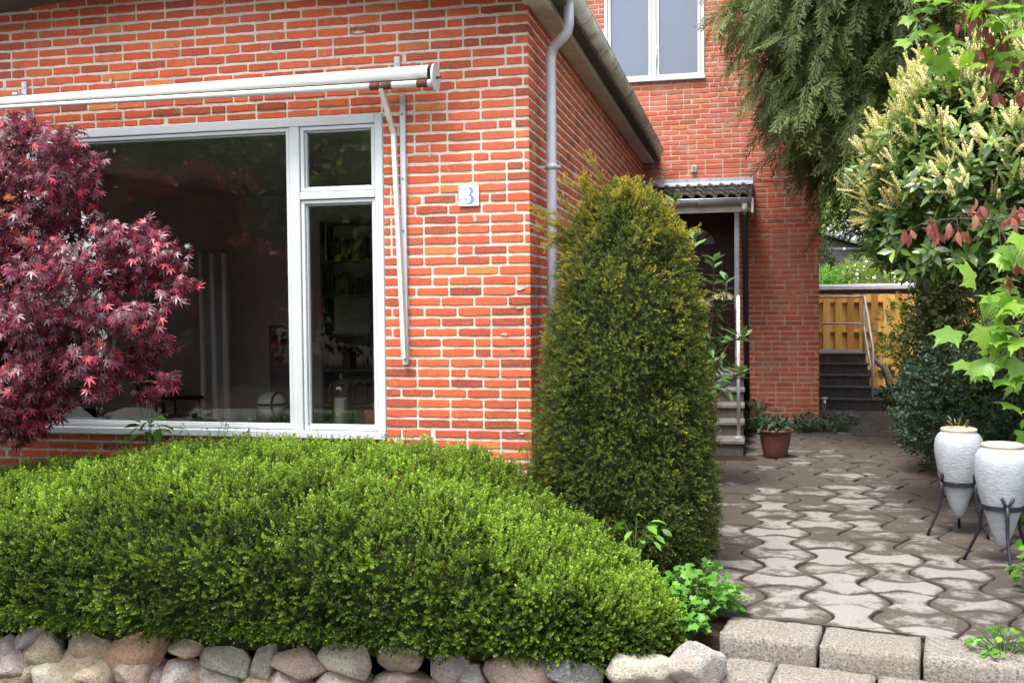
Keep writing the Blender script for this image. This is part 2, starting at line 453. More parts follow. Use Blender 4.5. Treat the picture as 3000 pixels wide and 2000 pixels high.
def place(T, pos, d, n, scale, tint, tvar=0.0):
    """T = (verts, [faces...], tint offsets); d = direction of the template's +Y, n = rough direction of its +Z"""
    V, F, TT = T
    pos, d, n = np.asarray(pos, float), norm(np.asarray(d, float)), np.asarray(n, float)
    X = norm(np.cross(d, n + 1e-4))
    Z = np.cross(X, d)
    sc_ = np.broadcast_to(np.asarray(scale, float).reshape(-1, 1, 1), (len(pos), 1, 1))
    P = pos[:, None, :] + sc_ * (V[None, :, 0:1] * X[:, None, :] + V[None, :, 1:2] * d[:, None, :] + V[None, :, 2:3] * Z[:, None, :])
    t = np.clip(np.asarray(tint, float).reshape(-1, 1) + TT[None, :], 0, 1)
    t = np.broadcast_to(t, (len(pos), len(V)))
    return P.reshape(-1, 3), [(f, len(pos), len(V)) for f in F], t.ravel()

def leafmesh(name, parts, mat, parent=None, smooth=False):
    Vs, loops, sizes, ts, mis = [], [], [], [], []
    base = 0
    for p in parts:
        mi = p[3] if len(p) > 3 else 0
        P, Fs, t = p[:3]
        for f, N, nv in Fs:
            L = (f[None] + (np.arange(N) * nv)[:, None, None] + base).reshape(-1)
            loops.append(L)
            sizes.append(np.full(N * len(f), f.shape[1]))
            mis.append(np.full(N * len(f), mi))
        Vs.append(P)
        ts.append(t)
        base += len(P)
    V, L, Sz, T_, MI = np.concatenate(Vs), np.concatenate(loops), np.concatenate(sizes), np.concatenate(ts), np.concatenate(mis)
    me = bpy.data.meshes.new(name)
    me.vertices.add(len(V))
    me.vertices.foreach_set('co', V.astype(np.float32).ravel())
    me.loops.add(len(L))
    me.loops.foreach_set('vertex_index', L.astype(np.int32))
    me.polygons.add(len(Sz))
    st = np.concatenate([[0], np.cumsum(Sz)[:-1]]).astype(np.int32)
    me.polygons.foreach_set('loop_start', st)
    for m in (mat if isinstance(mat, (list, tuple)) else [mat]):
        me.materials.append(m)
    me.polygons.foreach_set('material_index', MI.astype(np.int32))
    a = me.attributes.new('tint', 'FLOAT', 'POINT')
    a.data.foreach_set('value', T_.astype(np.float32))
    me.update(calc_edges=True)
    me.validate()
    if smooth:
        me.polygons.foreach_set('use_smooth', np.ones(len(Sz), bool))
    return link(name, me, parent)

def arr(*rows):
    return np.array(rows, float)

def rvec(n, s=1.0):
    return rng.normal(0, s, (n, 3))

# templates -------------------------------------------------------
def t_leaf(w=0.34, fold=0.10, droop=0.12):
    V = arr((0, 0, 0), (0, 0.35, 0.0), (0, 0.7, -droop * 0.45), (0, 1, -droop), (-w * .85, 0.3, fold), (-w, 0.6, fold - droop * .4), (w * .85, 0.3, fold), (w, 0.6, fold - droop * .4))
    Q = np.array([(1, 2, 5, 4), (1, 6, 7, 2)])
    Tr = np.array([(0, 1, 4), (2, 3, 5), (0, 6, 1), (2, 7, 3)])
    return V, [Q, Tr], np.zeros(8)

def t_diamond(w=0.3):
    return arr((0, 0, 0), (w, .45, .06), (0, 1, -.05), (-w, .45, .06)), [np.array([(0, 1, 2, 3)])], np.zeros(4)

def t_palm(lobes, valley, droop=0.25, teeth=False):
    V = [(0, 0.12, 0.03)]
    for i, (an, ln) in enumerate(lobes):
        a0 = lobes[i - 1][0] if i else an - 40
        va = (a0 + an) / 2
        vr = valley * (ln + (lobes[i - 1][1] if i else ln)) / 2
        def P(a, r):
            x, y = r * math.sin(R(a)), r * math.cos(R(a))
            return (x, y, -droop * r * r + 0.03 * math.cos(a))
        if i:
            V.append(P(va, vr))
        if teeth:
            V += [P(an - 13, ln * 0.72), P(an - 6, ln * .74), P(an, ln), P(an + 6, ln * .74), P(an + 13, ln * 0.72)]
        else:
            V += [P(an - 9, ln * 0.58), P(an, ln), P(an + 9, ln * 0.58)]
    V.append((0, -0.02, 0))
    n = len(V)
    F = np.array([(0, i + 1, i) for i in range(1, n - 1)] + [(0, 1, n - 1)])
    tt = np.zeros(n)
    return np.array(V, float), [F], tt

def t_sprig(n, stem, leaf_l, leaf_w, two_row=False, tipgain=0.35, spread=60, curl=0.0):
    """a shoot along +Y carrying n small leaves (each one quad)"""
    V, F, T = [], [], []
    for i in range(n):
        tpos = (i + 0.6) / n * stem
        if two_row:
            az = 0 if i % 2 else math.pi
            az += random.uniform(-.35, .35)
        else:
            az = i * 2.4 + random.uniform(-.4, .4)
        an = R(spread * (1.1 - 0.7 * i / n) + random.uniform(-8, 8))
        o = np.array((math.cos(az), 0, math.sin(az)))
        d = o * math.sin(an) + np.array((0, 1, 0)) * math.cos(an)
        d[2] -= curl
        d /= np.linalg.norm(d)
        s = np.cross(d, np.array((0, 1, 0)) + 0.3 * np.random.default_rng(i).normal(size=3))
        s /= max(np.linalg.norm(s), 1e-6)
        p = np.array((0, tpos, 0.0))
        l = leaf_l * random.uniform(.8, 1.15) * (1 - 0.35 * (i / n) ** 3)
        b = len(V)
        V += [p, p + d * l * .5 + s * leaf_w, p + d * l, p + d * l * .5 - s * leaf_w]
        F.append((b, b + 1, b + 2, b + 3))
        T += [tipgain * (i / n - .5) + random.uniform(-.06, .06)] * 4
    b = len(V)
    V += [np.array((-.0013, 0, 0)), np.array((.0013, 0, 0)), np.array((.0008, stem, 0)), np.array((-.0008, stem, 0))]
    F.append((b, b + 1, b + 2, b + 3))
    T += [-.3] * 4
    return np.array(V, float), [np.array(F)], np.array(T)

def lump(P, k=1.0, seed=0):
    """cheap smooth noise in [-1,1]"""
    g = np.random.default_rng(seed)
    o = np.zeros(len(P))
    for i in range(7):
        w = g.normal(0, 1, 3) * k * (1 + 0.5 * i)
        o += np.sin(P @ w + g.uniform(0, 6.28)) / (1 + 0.4 * i)
    return o / 3.6
# ------------------------------------------------------------ ground
HY = 6.44            # front wall plane
FY = 13.82           # two-storey wall plane
CX = -1.357          # outer corner
g = MB()
ys = [-70, -14, 3.9, 5.06, 5.09, 30, 160]
zs = [-0.45, -0.45, -0.45, -0.45, -0.035, -0.035, -0.035]
xs = [-120, -30, -8, -0.3, 3, 30, 120]
for i, (y, z) in enumerate(zip(ys, zs)):
    for x in xs:
        g.v.append((x, y, z))
for i in range(len(ys) - 1):
    for j in range(len(xs) - 1):
        a = i * len(xs) + j
        g.f.append((a, a + 1, a + 1 + len(xs), a + len(xs))); g.mi.append(0); g.sm.append(False)
struct(g.build('ground', M['earth']))
p = MB()
p.box(-60, 60, 0.6, 4.28, -0.449, -0.435)
struct(p.build('pavement', M['asphalt']))
p = MB()
p.box(-60, 60, -6.5, 0.45, -0.449, -0.44)
struct(p.build('road', M['grey_roof']))

# ------------------------------------------------------------ brickwork
CH = 0.0667          # course height
def brick_wall(name, parent, u0, u1, z0, z1, to3d, holes=(), topf=None, seed=1, mats=None, pitch=0.225):
    rd = random.Random(seed)
    V, F, MI, T = [], [], [], []
    def quad(pts, mi, t):
        b = len(V)
        V.extend(pts); F.append((b, b + 1, b + 2, b + 3)); MI.append(mi); T.extend([t] * 4)
    # mortar plane, cut round the holes
    us = sorted({u0, u1, *[h[0] for h in holes], *[h[1] for h in holes]})
    zz = sorted({z0, z1, *[h[2] for h in holes], *[h[3] for h in holes]})
    for a, b in zip(us[:-1], us[1:]):
        for c, d in zip(zz[:-1], zz[1:]):
            um, zm = (a + b) / 2, (c + d) / 2
            if a < u0 or b > u1 or c < z0 or d > z1 or any(h[0] < um < h[1] and h[2] < zm < h[3] for h in holes):
                continue
            tops = (topf(a), topf(b)) if topf else (d, d)
            quad([to3d(a, c, -.005), to3d(b, c, -.005), to3d(b, min(d, tops[1]), -.005), to3d(a, min(d, tops[0]), -.005)], 1, 0)
    k0, k1 = int(math.floor(z0 / CH)), int(math.ceil(z1 / CH))
    shift = 0.0
    for k in range(k0, k1):
        za, zb = k * CH + .0088 + rd.uniform(-.001, .001), (k + 1) * CH - .0085 + rd.uniform(-.001, .001)
        za, zb = max(za, z0), min(zb, z1)
        if zb - za < .012:
            continue
        if rd.random() < .22:
            shift += rd.choice((.056, -.056))
        u = u0 - (.1125 if k % 2 else 0.0) - (shift % .1125)
        # closers at both ends keep the corners toothed
        while u < u1:
            ln = pitch * (.5 if rd.random() < .10 else 1.0)
            a, b = u + .0055, u + ln - .0055
            u += ln
            if rd.random() < .03:
                b -= rd.uniform(.005, .02)
            a, b = max(a, u0), min(b, u1)
            if u1 - b < .02: b = u1
            if b - a < .028:
                continue
            segs = [(a, b, za, zb)]
            for h in holes:
                out = []
                for (p, q, r, s_) in segs:
                    if q <= h[0] or p >= h[1] or s_ <= h[2] + .004 or r >= h[3] - .004:
                        out.append((p, q, r, s_)); continue
                    if h[3] < s_ - .02: out.append((p, q, h[3] + .004, s_)); continue
                    if h[2] > r + .02: out.append((p, q, r, h[2] - .004)); continue
                    if h[0] - p > .02: out.append((p, h[0] - .002, r, s_))
                    if q - h[1] > .02: out.append((h[1] + .002, q, r, s_))
                segs = out
            for (p, q, r, s_) in segs:
                if topf and s_ > topf((p + q) / 2) - .005:
                    continue
                t = rd.random()
                n = max(2, int((q - p) / .045) + 1)
                j = .0030
                ring = []
                ea = 0 if p == u0 else 1
                eb = 0 if q == u1 else 1
                for i in range(n):
                    w = p + (q - p) * i / (n - 1)
                    jj = j if 0 < i < n - 1 else j * .4
                    ring.append((w + (rd.uniform(-j, j) if 0 < i < n - 1 else (ea * .002 if i == 0 else -eb * .002)), r + rd.uniform(-jj, jj) + (.002 if i in (0, n - 1) else 0)))
                ring.append((q - eb * rd.uniform(0, .0025), (r + s_) / 2))
                for i in range(n - 1, -1, -1):
                    w = p + (q - p) * i / (n - 1)
                    jj = j if 0 < i < n - 1 else j * .4
                    ring.append((w + (rd.uniform(-j, j) if 0 < i < n - 1 else (ea * .002 if i == 0 else -eb * .002)), s_ + rd.uniform(-jj, jj) - (.002 if i in (0, n - 1) else 0)))
                ring.append((p + ea * rd.uniform(0, .0025), (r + s_) / 2))
                N = len(ring)
                cu, cz = (p + q) / 2, (r + s_) / 2
                tx, tz, dd = rd.uniform(-.012, .012), rd.uniform(-.02, .02), rd.uniform(-.0015, .0025)
                b0 = len(V)
                for (w, z) in ring: V.append(to3d(w, z, -.012))
                for (w, z) in ring: V.append(to3d(w, z, dd - .003 + tx * (w - cu) + tz * (z - cz)))
                for (w, z) in ring:
                    iw = w + (.003 if w < cu else -.003) * min(1, abs(w - cu) / .02)
                    iw = w if (abs(w - u0) < .003 or abs(w - u1) < .003) else iw
                    V.append(to3d(iw, z + (.003 if z < cz else -.003), dd + tx * (w - cu) + tz * (z - cz)))
                T.extend([t] * (3 * N))
                for i in range(N):
                    i2 = (i + 1) % N
                    F.append((b0 + i, b0 + i2, b0 + N + i2, b0 + N + i)); MI.append(0)
                    F.append((b0 + N + i, b0 + N + i2, b0 + 2 * N + i2, b0 + 2 * N + i)); MI.append(0)
                F.append(tuple(b0 + 2 * N + i for i in range(N))); MI.append(0)
    me = bpy.data.meshes.new(name)
    me.from_pydata(V, [], F)
    for m in mats or (M['brick'], M['mortar']):
        me.materials.append(m)
    me.polygons.foreach_set('material_index', MI)
    at = me.attributes.new('tint', 'FLOAT', 'POINT')
    at.data.foreach_set('value', np.array(T, np.float32))
    return link(name, me, parent)

house = thing('brick_house', 'red brick house with a low front wing and a taller block behind it', 'house', (CX, FY, 0))
RX0 = -6.40                                   # left end of the low wing
RIDGE = -3.6
def under(x):                                 # underside of the low wing's roof
    return 3.875 - (.140 * (x - RIDGE) if x > RIDGE else .080 * (RIDGE - x))
WIN = (-5.05, -2.345, 0.715, 2.883)
SIDEWIN = (8.25, 9.20, 0.95, 2.65)
brick_wall('wall', house, RX0, CX, -.2, 3.90, lambda u, z, d: (u, HY - d, z), [WIN], lambda u: under(u) + .06, 3)
brick_wall('wall', house, HY, FY, -.2, 3.575, lambda u, z, d: (CX + d, u, z), (), None, 5)
brick_wall('wall', house, HY, FY, -.2, 3.60, lambda u, z, d: (RX0 - d, HY + FY - u, z), [(HY + FY - SIDEWIN[1], HY + FY - SIDEWIN[0], *SIDEWIN[2:])], None, 6)
DOOR = (-1.12, -0.16, 0.78, 2.93)
UPWIN = (-1.865, -0.545, 4.585, 6.2)
brick_wall('wall', house, -6.5, 0.906, 0.115, 6.9, lambda u, z, d: (u, FY - d, z), [DOOR, UPWIN], None, 8, (M['brick_old'], M['mortar_old']))
brick_wall('wall', house, FY, 20.5, 0.115, 6.9, lambda u, z, d: (.906 + d, u, z), (), None, 9, (M['brick_old'], M['mortar_old']))
b = MB()
b.box(-1.3, .912, FY - .012, FY + .2, -.05, .112)
b.box(.7, .914, FY + .205, 20.5, -.05, .112)
b.build('plinth', M['plinth'], house)
# low wing roof: two slabs with a verge overhang and a deep eave on the right
b = MB()
for xa, xb in ((RX0 - .45, RIDGE), (RIDGE, -1.13)):
    za, zb = under(xa), under(xb)
    b.extrude([(xa, za), (xb, zb), (xb, zb + .13), (xa, za + .13)], 'Y', HY - .30, FY - .02)
b.build('roof', M['roofing'], house)
b = MB()
for xa, xb in ((RX0 - .45, RIDGE), (RIDGE, -1.13)):
    za, zb = under(xa), under(xb)
    b.extrude([(xa, za - .03), (xb, zb - .03), (xb, zb + .10), (xa, za + .10)], 'Y', HY - .325, HY - .302)
b.build('verge_board', M['fascia'], house)
b = MB()
b.box(CX - .02, -1.222, HY - .30, FY - .03, 3.515, 3.535)
b.box(-1.238, -1.216, HY - .30, FY - .03, 3.500, 3.62)
b.build('soffit', M['soffit'], house)
b = MB()
b.box(-1.214, -1.196, HY - .30, FY - .03, 3.545, 3.64)
b.build('fascia', M['fascia'], house)
# half-round gutter
def half_pipe(r, t, n=14):
    o = [(r * math.cos(math.pi + math.pi * i / n), r * math.sin(math.pi + math.pi * i / n)) for i in range(n + 1)]
    i_ = [((r - t) * math.cos(math.pi + math.pi * i / n), (r - t) * math.sin(math.pi + math.pi * i / n)) for i in range(n, -1, -1)]
    return o + i_
GX, GZ, GR = -1.122, 3.630, .072
b = MB()
b.extrude([(GX + p[0], GZ + p[1]) for p in half_pipe(GR, .006)], 'Y', HY - .34, FY - .35, smooth=True)
b.tube([(GX + GR - .002, HY - .34, GZ), (GX + GR - .002, FY - .35, GZ)], .008, 8)
gut = b.build('gutter', M['gutter'], house)
y = HY + .05
while y < FY - .4:
    bands = MB()
    bands.extrude([(GX + p[0], GZ + p[1]) for p in half_pipe(GR + .005, .004)], 'Y', y, y + .022, smooth=True)
    y += .62
    bands.build('gutter_bracket', M['zinc'], gut)
b = MB()                                      # end stop
b.extrude([(GX + p[0], GZ + p[1]) for p in half_pipe(GR - .004, .06)], 'Y', FY - .358, FY - .352)
b.build('gutter_cap', M['gutter'], gut)
# downpipe with its swan neck
PX, PY = -1.262, 6.70
b = MB()
b.tube([(GX, 6.60, 3.60), (GX, 6.60, 3.42), (GX - .010, 6.606, 3.375), (GX - .036, 6.625, 3.348), (PX + .040, 6.672, 3.312), (PX + .010, PY - .006, 3.285), (PX, PY, 3.235), (PX, PY, 2.6), (PX, PY, 0.0)], .0345, 16)
dp = b.build('downpipe', M['zinc'], house)
for z in (2.52, 1.1):
    b = MB()
    b.tube([(PX, PY, z - .018), (PX, PY, z + .018)], .041, 16)
    b.box(PX + .036, PX + .062, PY - .02, PY + .012, z - .008, z + .008)
    b.box(CX + .005, PX - .036, PY - .008, PY + .008, z - .008, z + .008)
    b.build('pipe_bracket', M['zinc'], dp)

# front window: fixed light and two side lights
def ring(mb, x0, x1, z0, z1, w, ya, yb, bev=.004, wb=None):
    wb = wb or w
    mb.box(x0, x0 + w, ya, yb, z0, z1, 0, bev)
    mb.box(x1 - w, x1, ya, yb, z0, z1, 0, bev)
    mb.box(x0 + w, x1 - w, ya, yb, z1 - w, z1, 0, bev)
    mb.box(x0 + w, x1 - w, ya, yb, z0, z0 + wb, 0, bev)
W0, W1, Z0, Z1 = WIN
f = MB()
f.box(W0, W0 + .055, 6.432, 6.56, Z0 + .06, Z1, 0, .004)
f.box(W1 - .055, W1, 6.432, 6.56, Z0 + .06, Z1, 0, .004)
f.box(W0 + .055, W1 - .055, 6.436, 6.56, Z1 - .062, Z1, 0, .004)
f.box(W0, W1, 6.405, 6.56, Z0 + .004, Z0 + .058, 0, .008)
f.box(-3.012, -2.940, 6.434, 6.56, Z0 + .06, Z1 - .064, 0, .004)
f.box(-2.938, W1 - .057, 6.434, 6.56, 2.330, 2.378, 0, .004)
win = f.build('window', M['white'], house)
sash = [(W0 + .057, -3.014, Z0 + .06, Z1 - .064), (-2.938, W1 - .057, 2.380, Z1 - .064), (-2.938, W1 - .057, Z0 + .06, 2.328)]
for (a, b_, c, d) in sash:
    s_ = MB()
    ring(s_, a + .002, b_ - .002, c + .002, d - .002, .024, 6.448, 6.53, .003)
    ring(s_, a + .027, b_ - .027, c + .027, d - .027, .010, 6.470, 6.52, .003)
    s_.build('sash', M['white'], win)
    q = MB()
    q.add([(a + .03, 6.497, c + .03), (b_ - .03, 6.497, c + .03), (b_ - .03, 6.497, d - .03), (a + .03, 6.497, d - .03)], [(0, 1, 2, 3)])
    q.build('pane', M['glass'], win)
q = MB()
q.box(W0 - .02, W1 + .02, 6.575, 6.82, Z0 + .050, Z0 + .078, 0, .005)
q.build('sill', M['white'], win)

# side window of the room, lets daylight in from the left
f = MB()
a, b_, c, d = SIDEWIN
for (y0, y1, z0, z1) in ((a, a + .07, c, d), (b_ - .07, b_, c, d), (a + .07, b_ - .07, d - .07, d), (a + .07, b_ - .07, c, c + .07), (8.70, 8.76, c + .07, d - .07)):
    f.box(RX0 + .02, RX0 + .12, y0, y1, z0, z1)
w2 = f.build('window', M['white'], house)
q = MB()
q.add([(RX0 + .06, a, c), (RX0 + .06, b_, c), (RX0 + .06, b_, d), (RX0 + .06, a, d)], [(0, 1, 2, 3)])
q.build('pane', M['glass'], w2)

# the room behind the front window
rx0, rx1, ry0, ry1, rz0, rz1 = -6.24, -1.56, 6.60, 11.3, .12, 2.96
def sheet(mb, pts, holes, mk, mi=0):
    (u0, u1, v0, v1) = pts
    us = sorted({u0, u1, *[h[0] for h in holes], *[h[1] for h in holes]})
    vs = sorted({v0, v1, *[h[2] for h in holes], *[h[3] for h in holes]})
    for a, b in zip(us[:-1], us[1:]):
        for c, d in zip(vs[:-1], vs[1:]):
            if any(h[0] < (a + b) / 2 < h[1] and h[2] < (c + d) / 2 < h[3] for h in holes):
                continue
            mb.add([mk(a, c), mk(b, c), mk(b, d), mk(a, d)], [(0, 1, 2, 3)], mi)
r = MB()
sheet(r, (rx0, rx1, rz0, rz1), [WIN], lambda u, v: (u, ry0, v))
sheet(r, (rx0, rx1, rz0, rz1), [], lambda u, v: (u, ry1, v))
sheet(r, (ry0, ry1, rz0, rz1), [SIDEWIN], lambda u, v: (rx0, u, v))
sheet(r, (ry0, ry1, rz0, rz1), [], lambda u, v: (rx1, u, v))
for (h0, h1, h2, h3) in (SIDEWIN,):           # reveals
    for z in (h2, h3):
        r.add([(RX0 + .12, h0, z), (RX0 + .12, h1, z), (rx0, h1, z), (rx0, h0, z)], [(0, 1, 2, 3)])
    for y in (h0, h1):
        r.add([(RX0 + .12, y, h2), (RX0 + .12, y, h3), (rx0, y, h3), (rx0, y, h2)], [(0, 1, 2, 3)])
r.build('room_wall', M['plaster'], house)
r = MB()
sheet(r, (rx0, rx1, ry0, ry1), [], lambda u, v: (u, v, rz1))
r.build('room_ceiling', M['ceilpaint'], house)
r = MB()
sheet(r, (rx0, rx1, ry0, ry1), [], lambda u, v: (u, v, rz0))
r.build('room_floor', M['parquet'], house)

# upper window of the tall block
a, b_, c, d = UPWIN
f = MB()
f.box(a, a + .045, FY - .02, FY + .09, c + .05, d, 0, .003)
f.box(b_ - .045, b_, FY - .02, FY + .09, c + .05, d, 0, .003)
f.box(a + .045, b_ - .045, FY - .018, FY + .09, d - .045, d, 0, .003)
f.box(a - .01, b_ + .015, FY - .05, FY + .09, c + .004, c + .048, 0, .004)
f.box(-1.235, -1.175, FY - .016, FY + .09, c + .05, d - .047, 0, .003)
w3 = f.build('window', M['white'], house)
for (x0, x1) in ((a + .047, -1.237), (-1.173, b_ - .047)):
    s_ = MB()
    ring(s_, x0 + .002, x1 - .002, c + .052, d - .05, .038, FY - .008, FY + .07, .003)
    s_.build('sash', M['white'], w3)
    q = MB()
    q.add([(x0 + .035, FY + .030, c + .085), (x1 - .035, FY + .030, c + .085), (x1 - .035, FY + .030, d - .085), (x0 + .035, FY + .030, d - .085)], [(0, 1, 2, 3)])
    q.build('pane', M['glass'], w3)
q = MB()
q.box(a + .05, b_ - .05, FY + .055, FY + .058, c + .06, d - .05)
q.build('roller_blind', M['blind'], w3)
q = MB()
q.tube([(-1.166, FY - .03, 4.78), (-1.166, FY - .03, 5.06)], .006, 6)
q.build('handle', M['zinc'], w3)
# tall block roof
b = MB()
b.add([(-6.9, FY - .4, 6.85), (1.3, FY - .4, 6.85), (1.3, 21, 6.85), (-6.9, 21, 6.85), (-5, 17.3, 9.2), (-.6, 17.3, 9.2)],
      [(0, 1, 5, 4), (1, 2, 5), (2, 3, 4, 5), (3, 0, 4), (0, 3, 2, 1)])
b.build('roof', M['tile'], house)

# front door in its dark opening
x0, x1, z0, z1 = DOOR
b = MB()
b.box(x0, x0 + .05, FY + .10, FY + .18, z0, z1)
b.box(x1 - .05, x1, FY + .10, FY + .18, z0, z1)
b.box(x0 + .05, x1 - .05, FY + .10, FY + .18, z1 - .06, z1)
b.box(x0 + .05, x1 - .05, FY + .14, FY + .17, z0, z1 - .06)
for (u0, u1, v0, v1) in ((x0 + .13, -.66, .95, 1.5), (-.62, x1 - .13, .95, 1.5), (x0 + .13, -.66, 1.6, 2.25), (-.62, x1 - .13, 1.6, 2.25)):
    b.box(u0, u1, FY + .128, FY + .139, v0, v1, 0, .008)
door = b.build('door', M['door'], house)
fan = MB()
for k in range(4):
    a0, a1 = R(4 + k * 44), R(40 + k * 44)
    pts = [(-.64 + r_ * math.cos(an), 2.42 + r_ * math.sin(an)) for r_, an in [(.07, a0)] + [(.215, a0 + (a1 - a0) * i / 5) for i in range(6)] + [(.07, a1)]]
    fan.extrude(pts, 'Y', FY + .125, FY + .138)
fan.build('fanlight', M['frost'], door)
b = MB()
b.tube([(-.27, FY + .10, 1.78), (-.27, FY + .10, 1.90)], .012, 8)
b.tube([(-.27, FY + .10, 1.84), (-.27, FY + .139, 1.84)], .010, 8)
b.build('handle', M['zinc'], door)
b = MB()
b.add([(x0, FY + .004, z0), (x0, FY + .18, z0), (x0, FY + .18, z1), (x0, FY + .004, z1)], [(0, 1, 2, 3)])
b.add([(x1, FY + .004, z0), (x1, FY + .18, z0), (x1, FY + .18, z1), (x1, FY + .004, z1)], [(0, 1, 2, 3)])
b.add([(x0, FY + .004, z1), (x1, FY + .004, z1), (x1, FY + .18, z1), (x0, FY + .18, z1)], [(0, 1, 2, 3)])
b.build('door_reveal', M['brick_old'], house, {'tint': np.full(12, .3)})

# canopy over the door: a strip of wavy tiles, lead flashing, gutter and downpipe
KX0, KX1 = CX + .012, .066
ky0, kz0 = FY - .02, 3.205       # at the wall
ky1, kz1 = 13.02, 2.965         # at the gutter
b = MB()
nx, ny = 150, 3
pitch_ = .141
vs, fs = [], []
for row in range(ny):
    base = len(vs)
    for e in (0, 1):
        tt = (row + e) / ny
        for lay in (0, 1):
            for i in range(nx + 1):
                x = KX0 + (KX1 - KX0) * i / nx
                ph = 2 * math.pi * (x - KX0) / pitch_
                w = .027 * math.sin(ph) + .008 * math.sin(2 * ph + .8)
                y = ky0 + (ky1 - ky0) * (tt + (.05 if e else -.02))
                z = kz0 + (kz1 - kz0) * tt + w + (.012 if e else -.004) - (.016 if lay else 0)
                vs.append((x, y, z))
    W_ = nx + 1
    for i in range(nx):
        a_, b2, c_, d_ = base + i, base + i + 1, base + 2 * W_ + i + 1, base + 2 * W_ + i
        fs += [(a_, b2, c_, d_), (a_ + W_, d_ + W_, c_ + W_, b2 + W_), (d_, c_, c_ + W_, d_ + W_)]
b.add(vs, fs, 0, False)
can = b.build('canopy', M['tile'], house)
b = MB()
b.extrude([(FY - .004, 3.285), (FY - .012, 3.285), (FY - .014, 3.235), (FY - .16, 3.175), (FY - .16, 3.168), (FY - .004, 3.225)], 'X', KX0, KX1 + .01)
fl = b.build('flashing', M['lead'], can)
for i in range(9):
    b = MB()
    x = KX0 + .1 + i * .155
    b.tube([(x, FY - .012, 3.262), (x, FY - .018, 3.262)], .007, 6)
    b.build('screw', M['black'], fl)
b = MB()
hp = half_pipe(.070, .005)
b.extrude([(12.985 + p[0], 2.918 + p[1]) for p in hp], 'X', KX0, KX1 - .01, smooth=True)
b.tube([(KX0, 12.985 - .068, 2.918), (KX1 - .01, 12.985 - .068, 2.918)], .008, 8)
cg = b.build('gutter', M['zinc'], can)
for x in (-1.20, -.62, -.10):
    b = MB()
    b.extrude([(12.985 + p[0], 2.918 + p[1]) for p in half_pipe(.075, .004)], 'X', x, x + .018, smooth=True)
    b.build('gutter_bracket', M['lead'], cg)
b = MB()
b.box(KX0, KX1 - .03, 13.03, 13.07, 2.76, 2.90)
b.box(KX1 - .02, KX1 + .012, 12.94, FY - .004, 2.74, 2.92)
b.box(KX0, KX1 - .03, 13.075, FY - .004, 2.84, 2.86)
b.build('fascia', M['soffit'], can)
b = MB()
b.tube([(-.030, 12.985, 2.875), (-.030, 12.985, 2.80), (-.028, 13.0, 2.76)], .040, 14)
b.build('pipe_elbow', M['white'], can)
b = MB()
b.tube([(-.028, 13.0, 2.765), (-.026, 13.02, 2.70), (-.015, 13.30, 1.4), (.0, 13.60, .05)], .038, 14)
b.build('downpipe', M['black'], can)
b = MB()
b.box(-.155, -.095, 13.05, 13.11, 1.56, 2.76, 0, .004)
b.build('post', M['post'], can)

# ------------------------------------------------------------ things on the walls
aw = thing('awning', 'rolled-up white metal window awning with flaking paint and rust above the big window', 'awning', (-1.93, HY, 3.06))
AXR, AXL, AY, AZ = -1.935, -5.9, 6.285, 3.075
def taper(mb):                                # the roll is wound tighter towards its far end
    mb.v = [(x, AY + (y - AY) * k, AZ - .02 + (z - AZ + .02) * k) for (x, y, z) in mb.v for k in [.54 + .36 * (x + 5.2) / 3.27]]
b = MB()
n = 18
prof = [(AY + .072 * math.cos(R(-30 + 240 * i / n)), AZ + .072 * math.sin(R(-30 + 240 * i / n))) for i in range(n + 1)]
prof += [(y_ + (AY - y_) * .06, z_ + (AZ - z_) * .06) for (y_, z_) in prof[::-1]]
b.extrude([(y_, z_) for y_, z_ in prof], 'X', AXL, AXR - .03, smooth=True)
taper(b)
b.build('cassette', M['awning_white'], aw)
b = MB()
b.tube([(AXL, AY, AZ - .004), (AXR, AY, AZ - .004)], .052, 14)
taper(b)
b.build('rolled_fabric', M['black'], aw)
b = MB()
b.tube([(AXL, AY - .052, AZ - .068), (AXR - .005, AY - .052, AZ - .068)], .026, 14)
taper(b)
b.build('front_bar', M['awning_white'], aw)
b = MB()
b.tube([(AXR, AY, AZ - .022), (AXR + .012, AY, AZ - .022)], .088, 32, 0, True, False)
cap = b.build('end_cap', M['white'], aw)
b = MB()
b.tube([(AXR + .012, AY, AZ - .022), (AXR + .018, AY, AZ - .022)], .010, 8)
b.tube([(AXR + .018, AY, AZ - .022), (AXR + .045, AY, AZ - .018)], .006, 8)
b.build('axle', M['iron'], cap)
for (x, rr) in ((-2.315, .0245), (-2.24, .0250), (-2.00, .0245)):
    b = MB()
    b.tube([(x - .035, AY - .0465, AZ - .0625), (x + .035, AY - .0465, AZ - .0625)], [rr, rr * 1.02], 12)
    b.build('rust_patch', M['rust'], aw)
for x in (-2.235, -5.05):
    b = MB()
    b.box(x - .02, x + .02, HY - .018, HY - .002, AZ + .02, AZ + .165, 0, .002)
    b.box(x - .02, x + .02, HY - .115, HY - .018, AZ + .055, AZ + .07)
    b.tube([(x, HY - .018, AZ + .125), (x, HY - .024, AZ + .125)], .011, 8)
    b.build('bracket', M['white'], aw)
b = MB()
b.bar((-2.275, AY - .052, AZ - .080), (-2.248, HY - .058, 2.735), .028, .036, (0, 1, 0))
b.bar((-2.248, HY - .059, 2.745), (-2.196, HY - .050, 1.265), .028, .034, (0, 1, 0))
b.build('arm', M['awning_white'], aw)
b = MB()
b.box(-2.216, -2.180, HY - .030, HY - .004, 1.22, AZ - .09, 0, .003)
rail = b.build('rail', M['white'], aw)
for z in (2.86, 2.44, 2.1, 1.7, 1.36):
    b = MB()
    b.tube([(-2.198, HY - .031, z), (-2.198, HY - .034, z)], .006, 6)
    b.build('screw', M['iron'], rail)

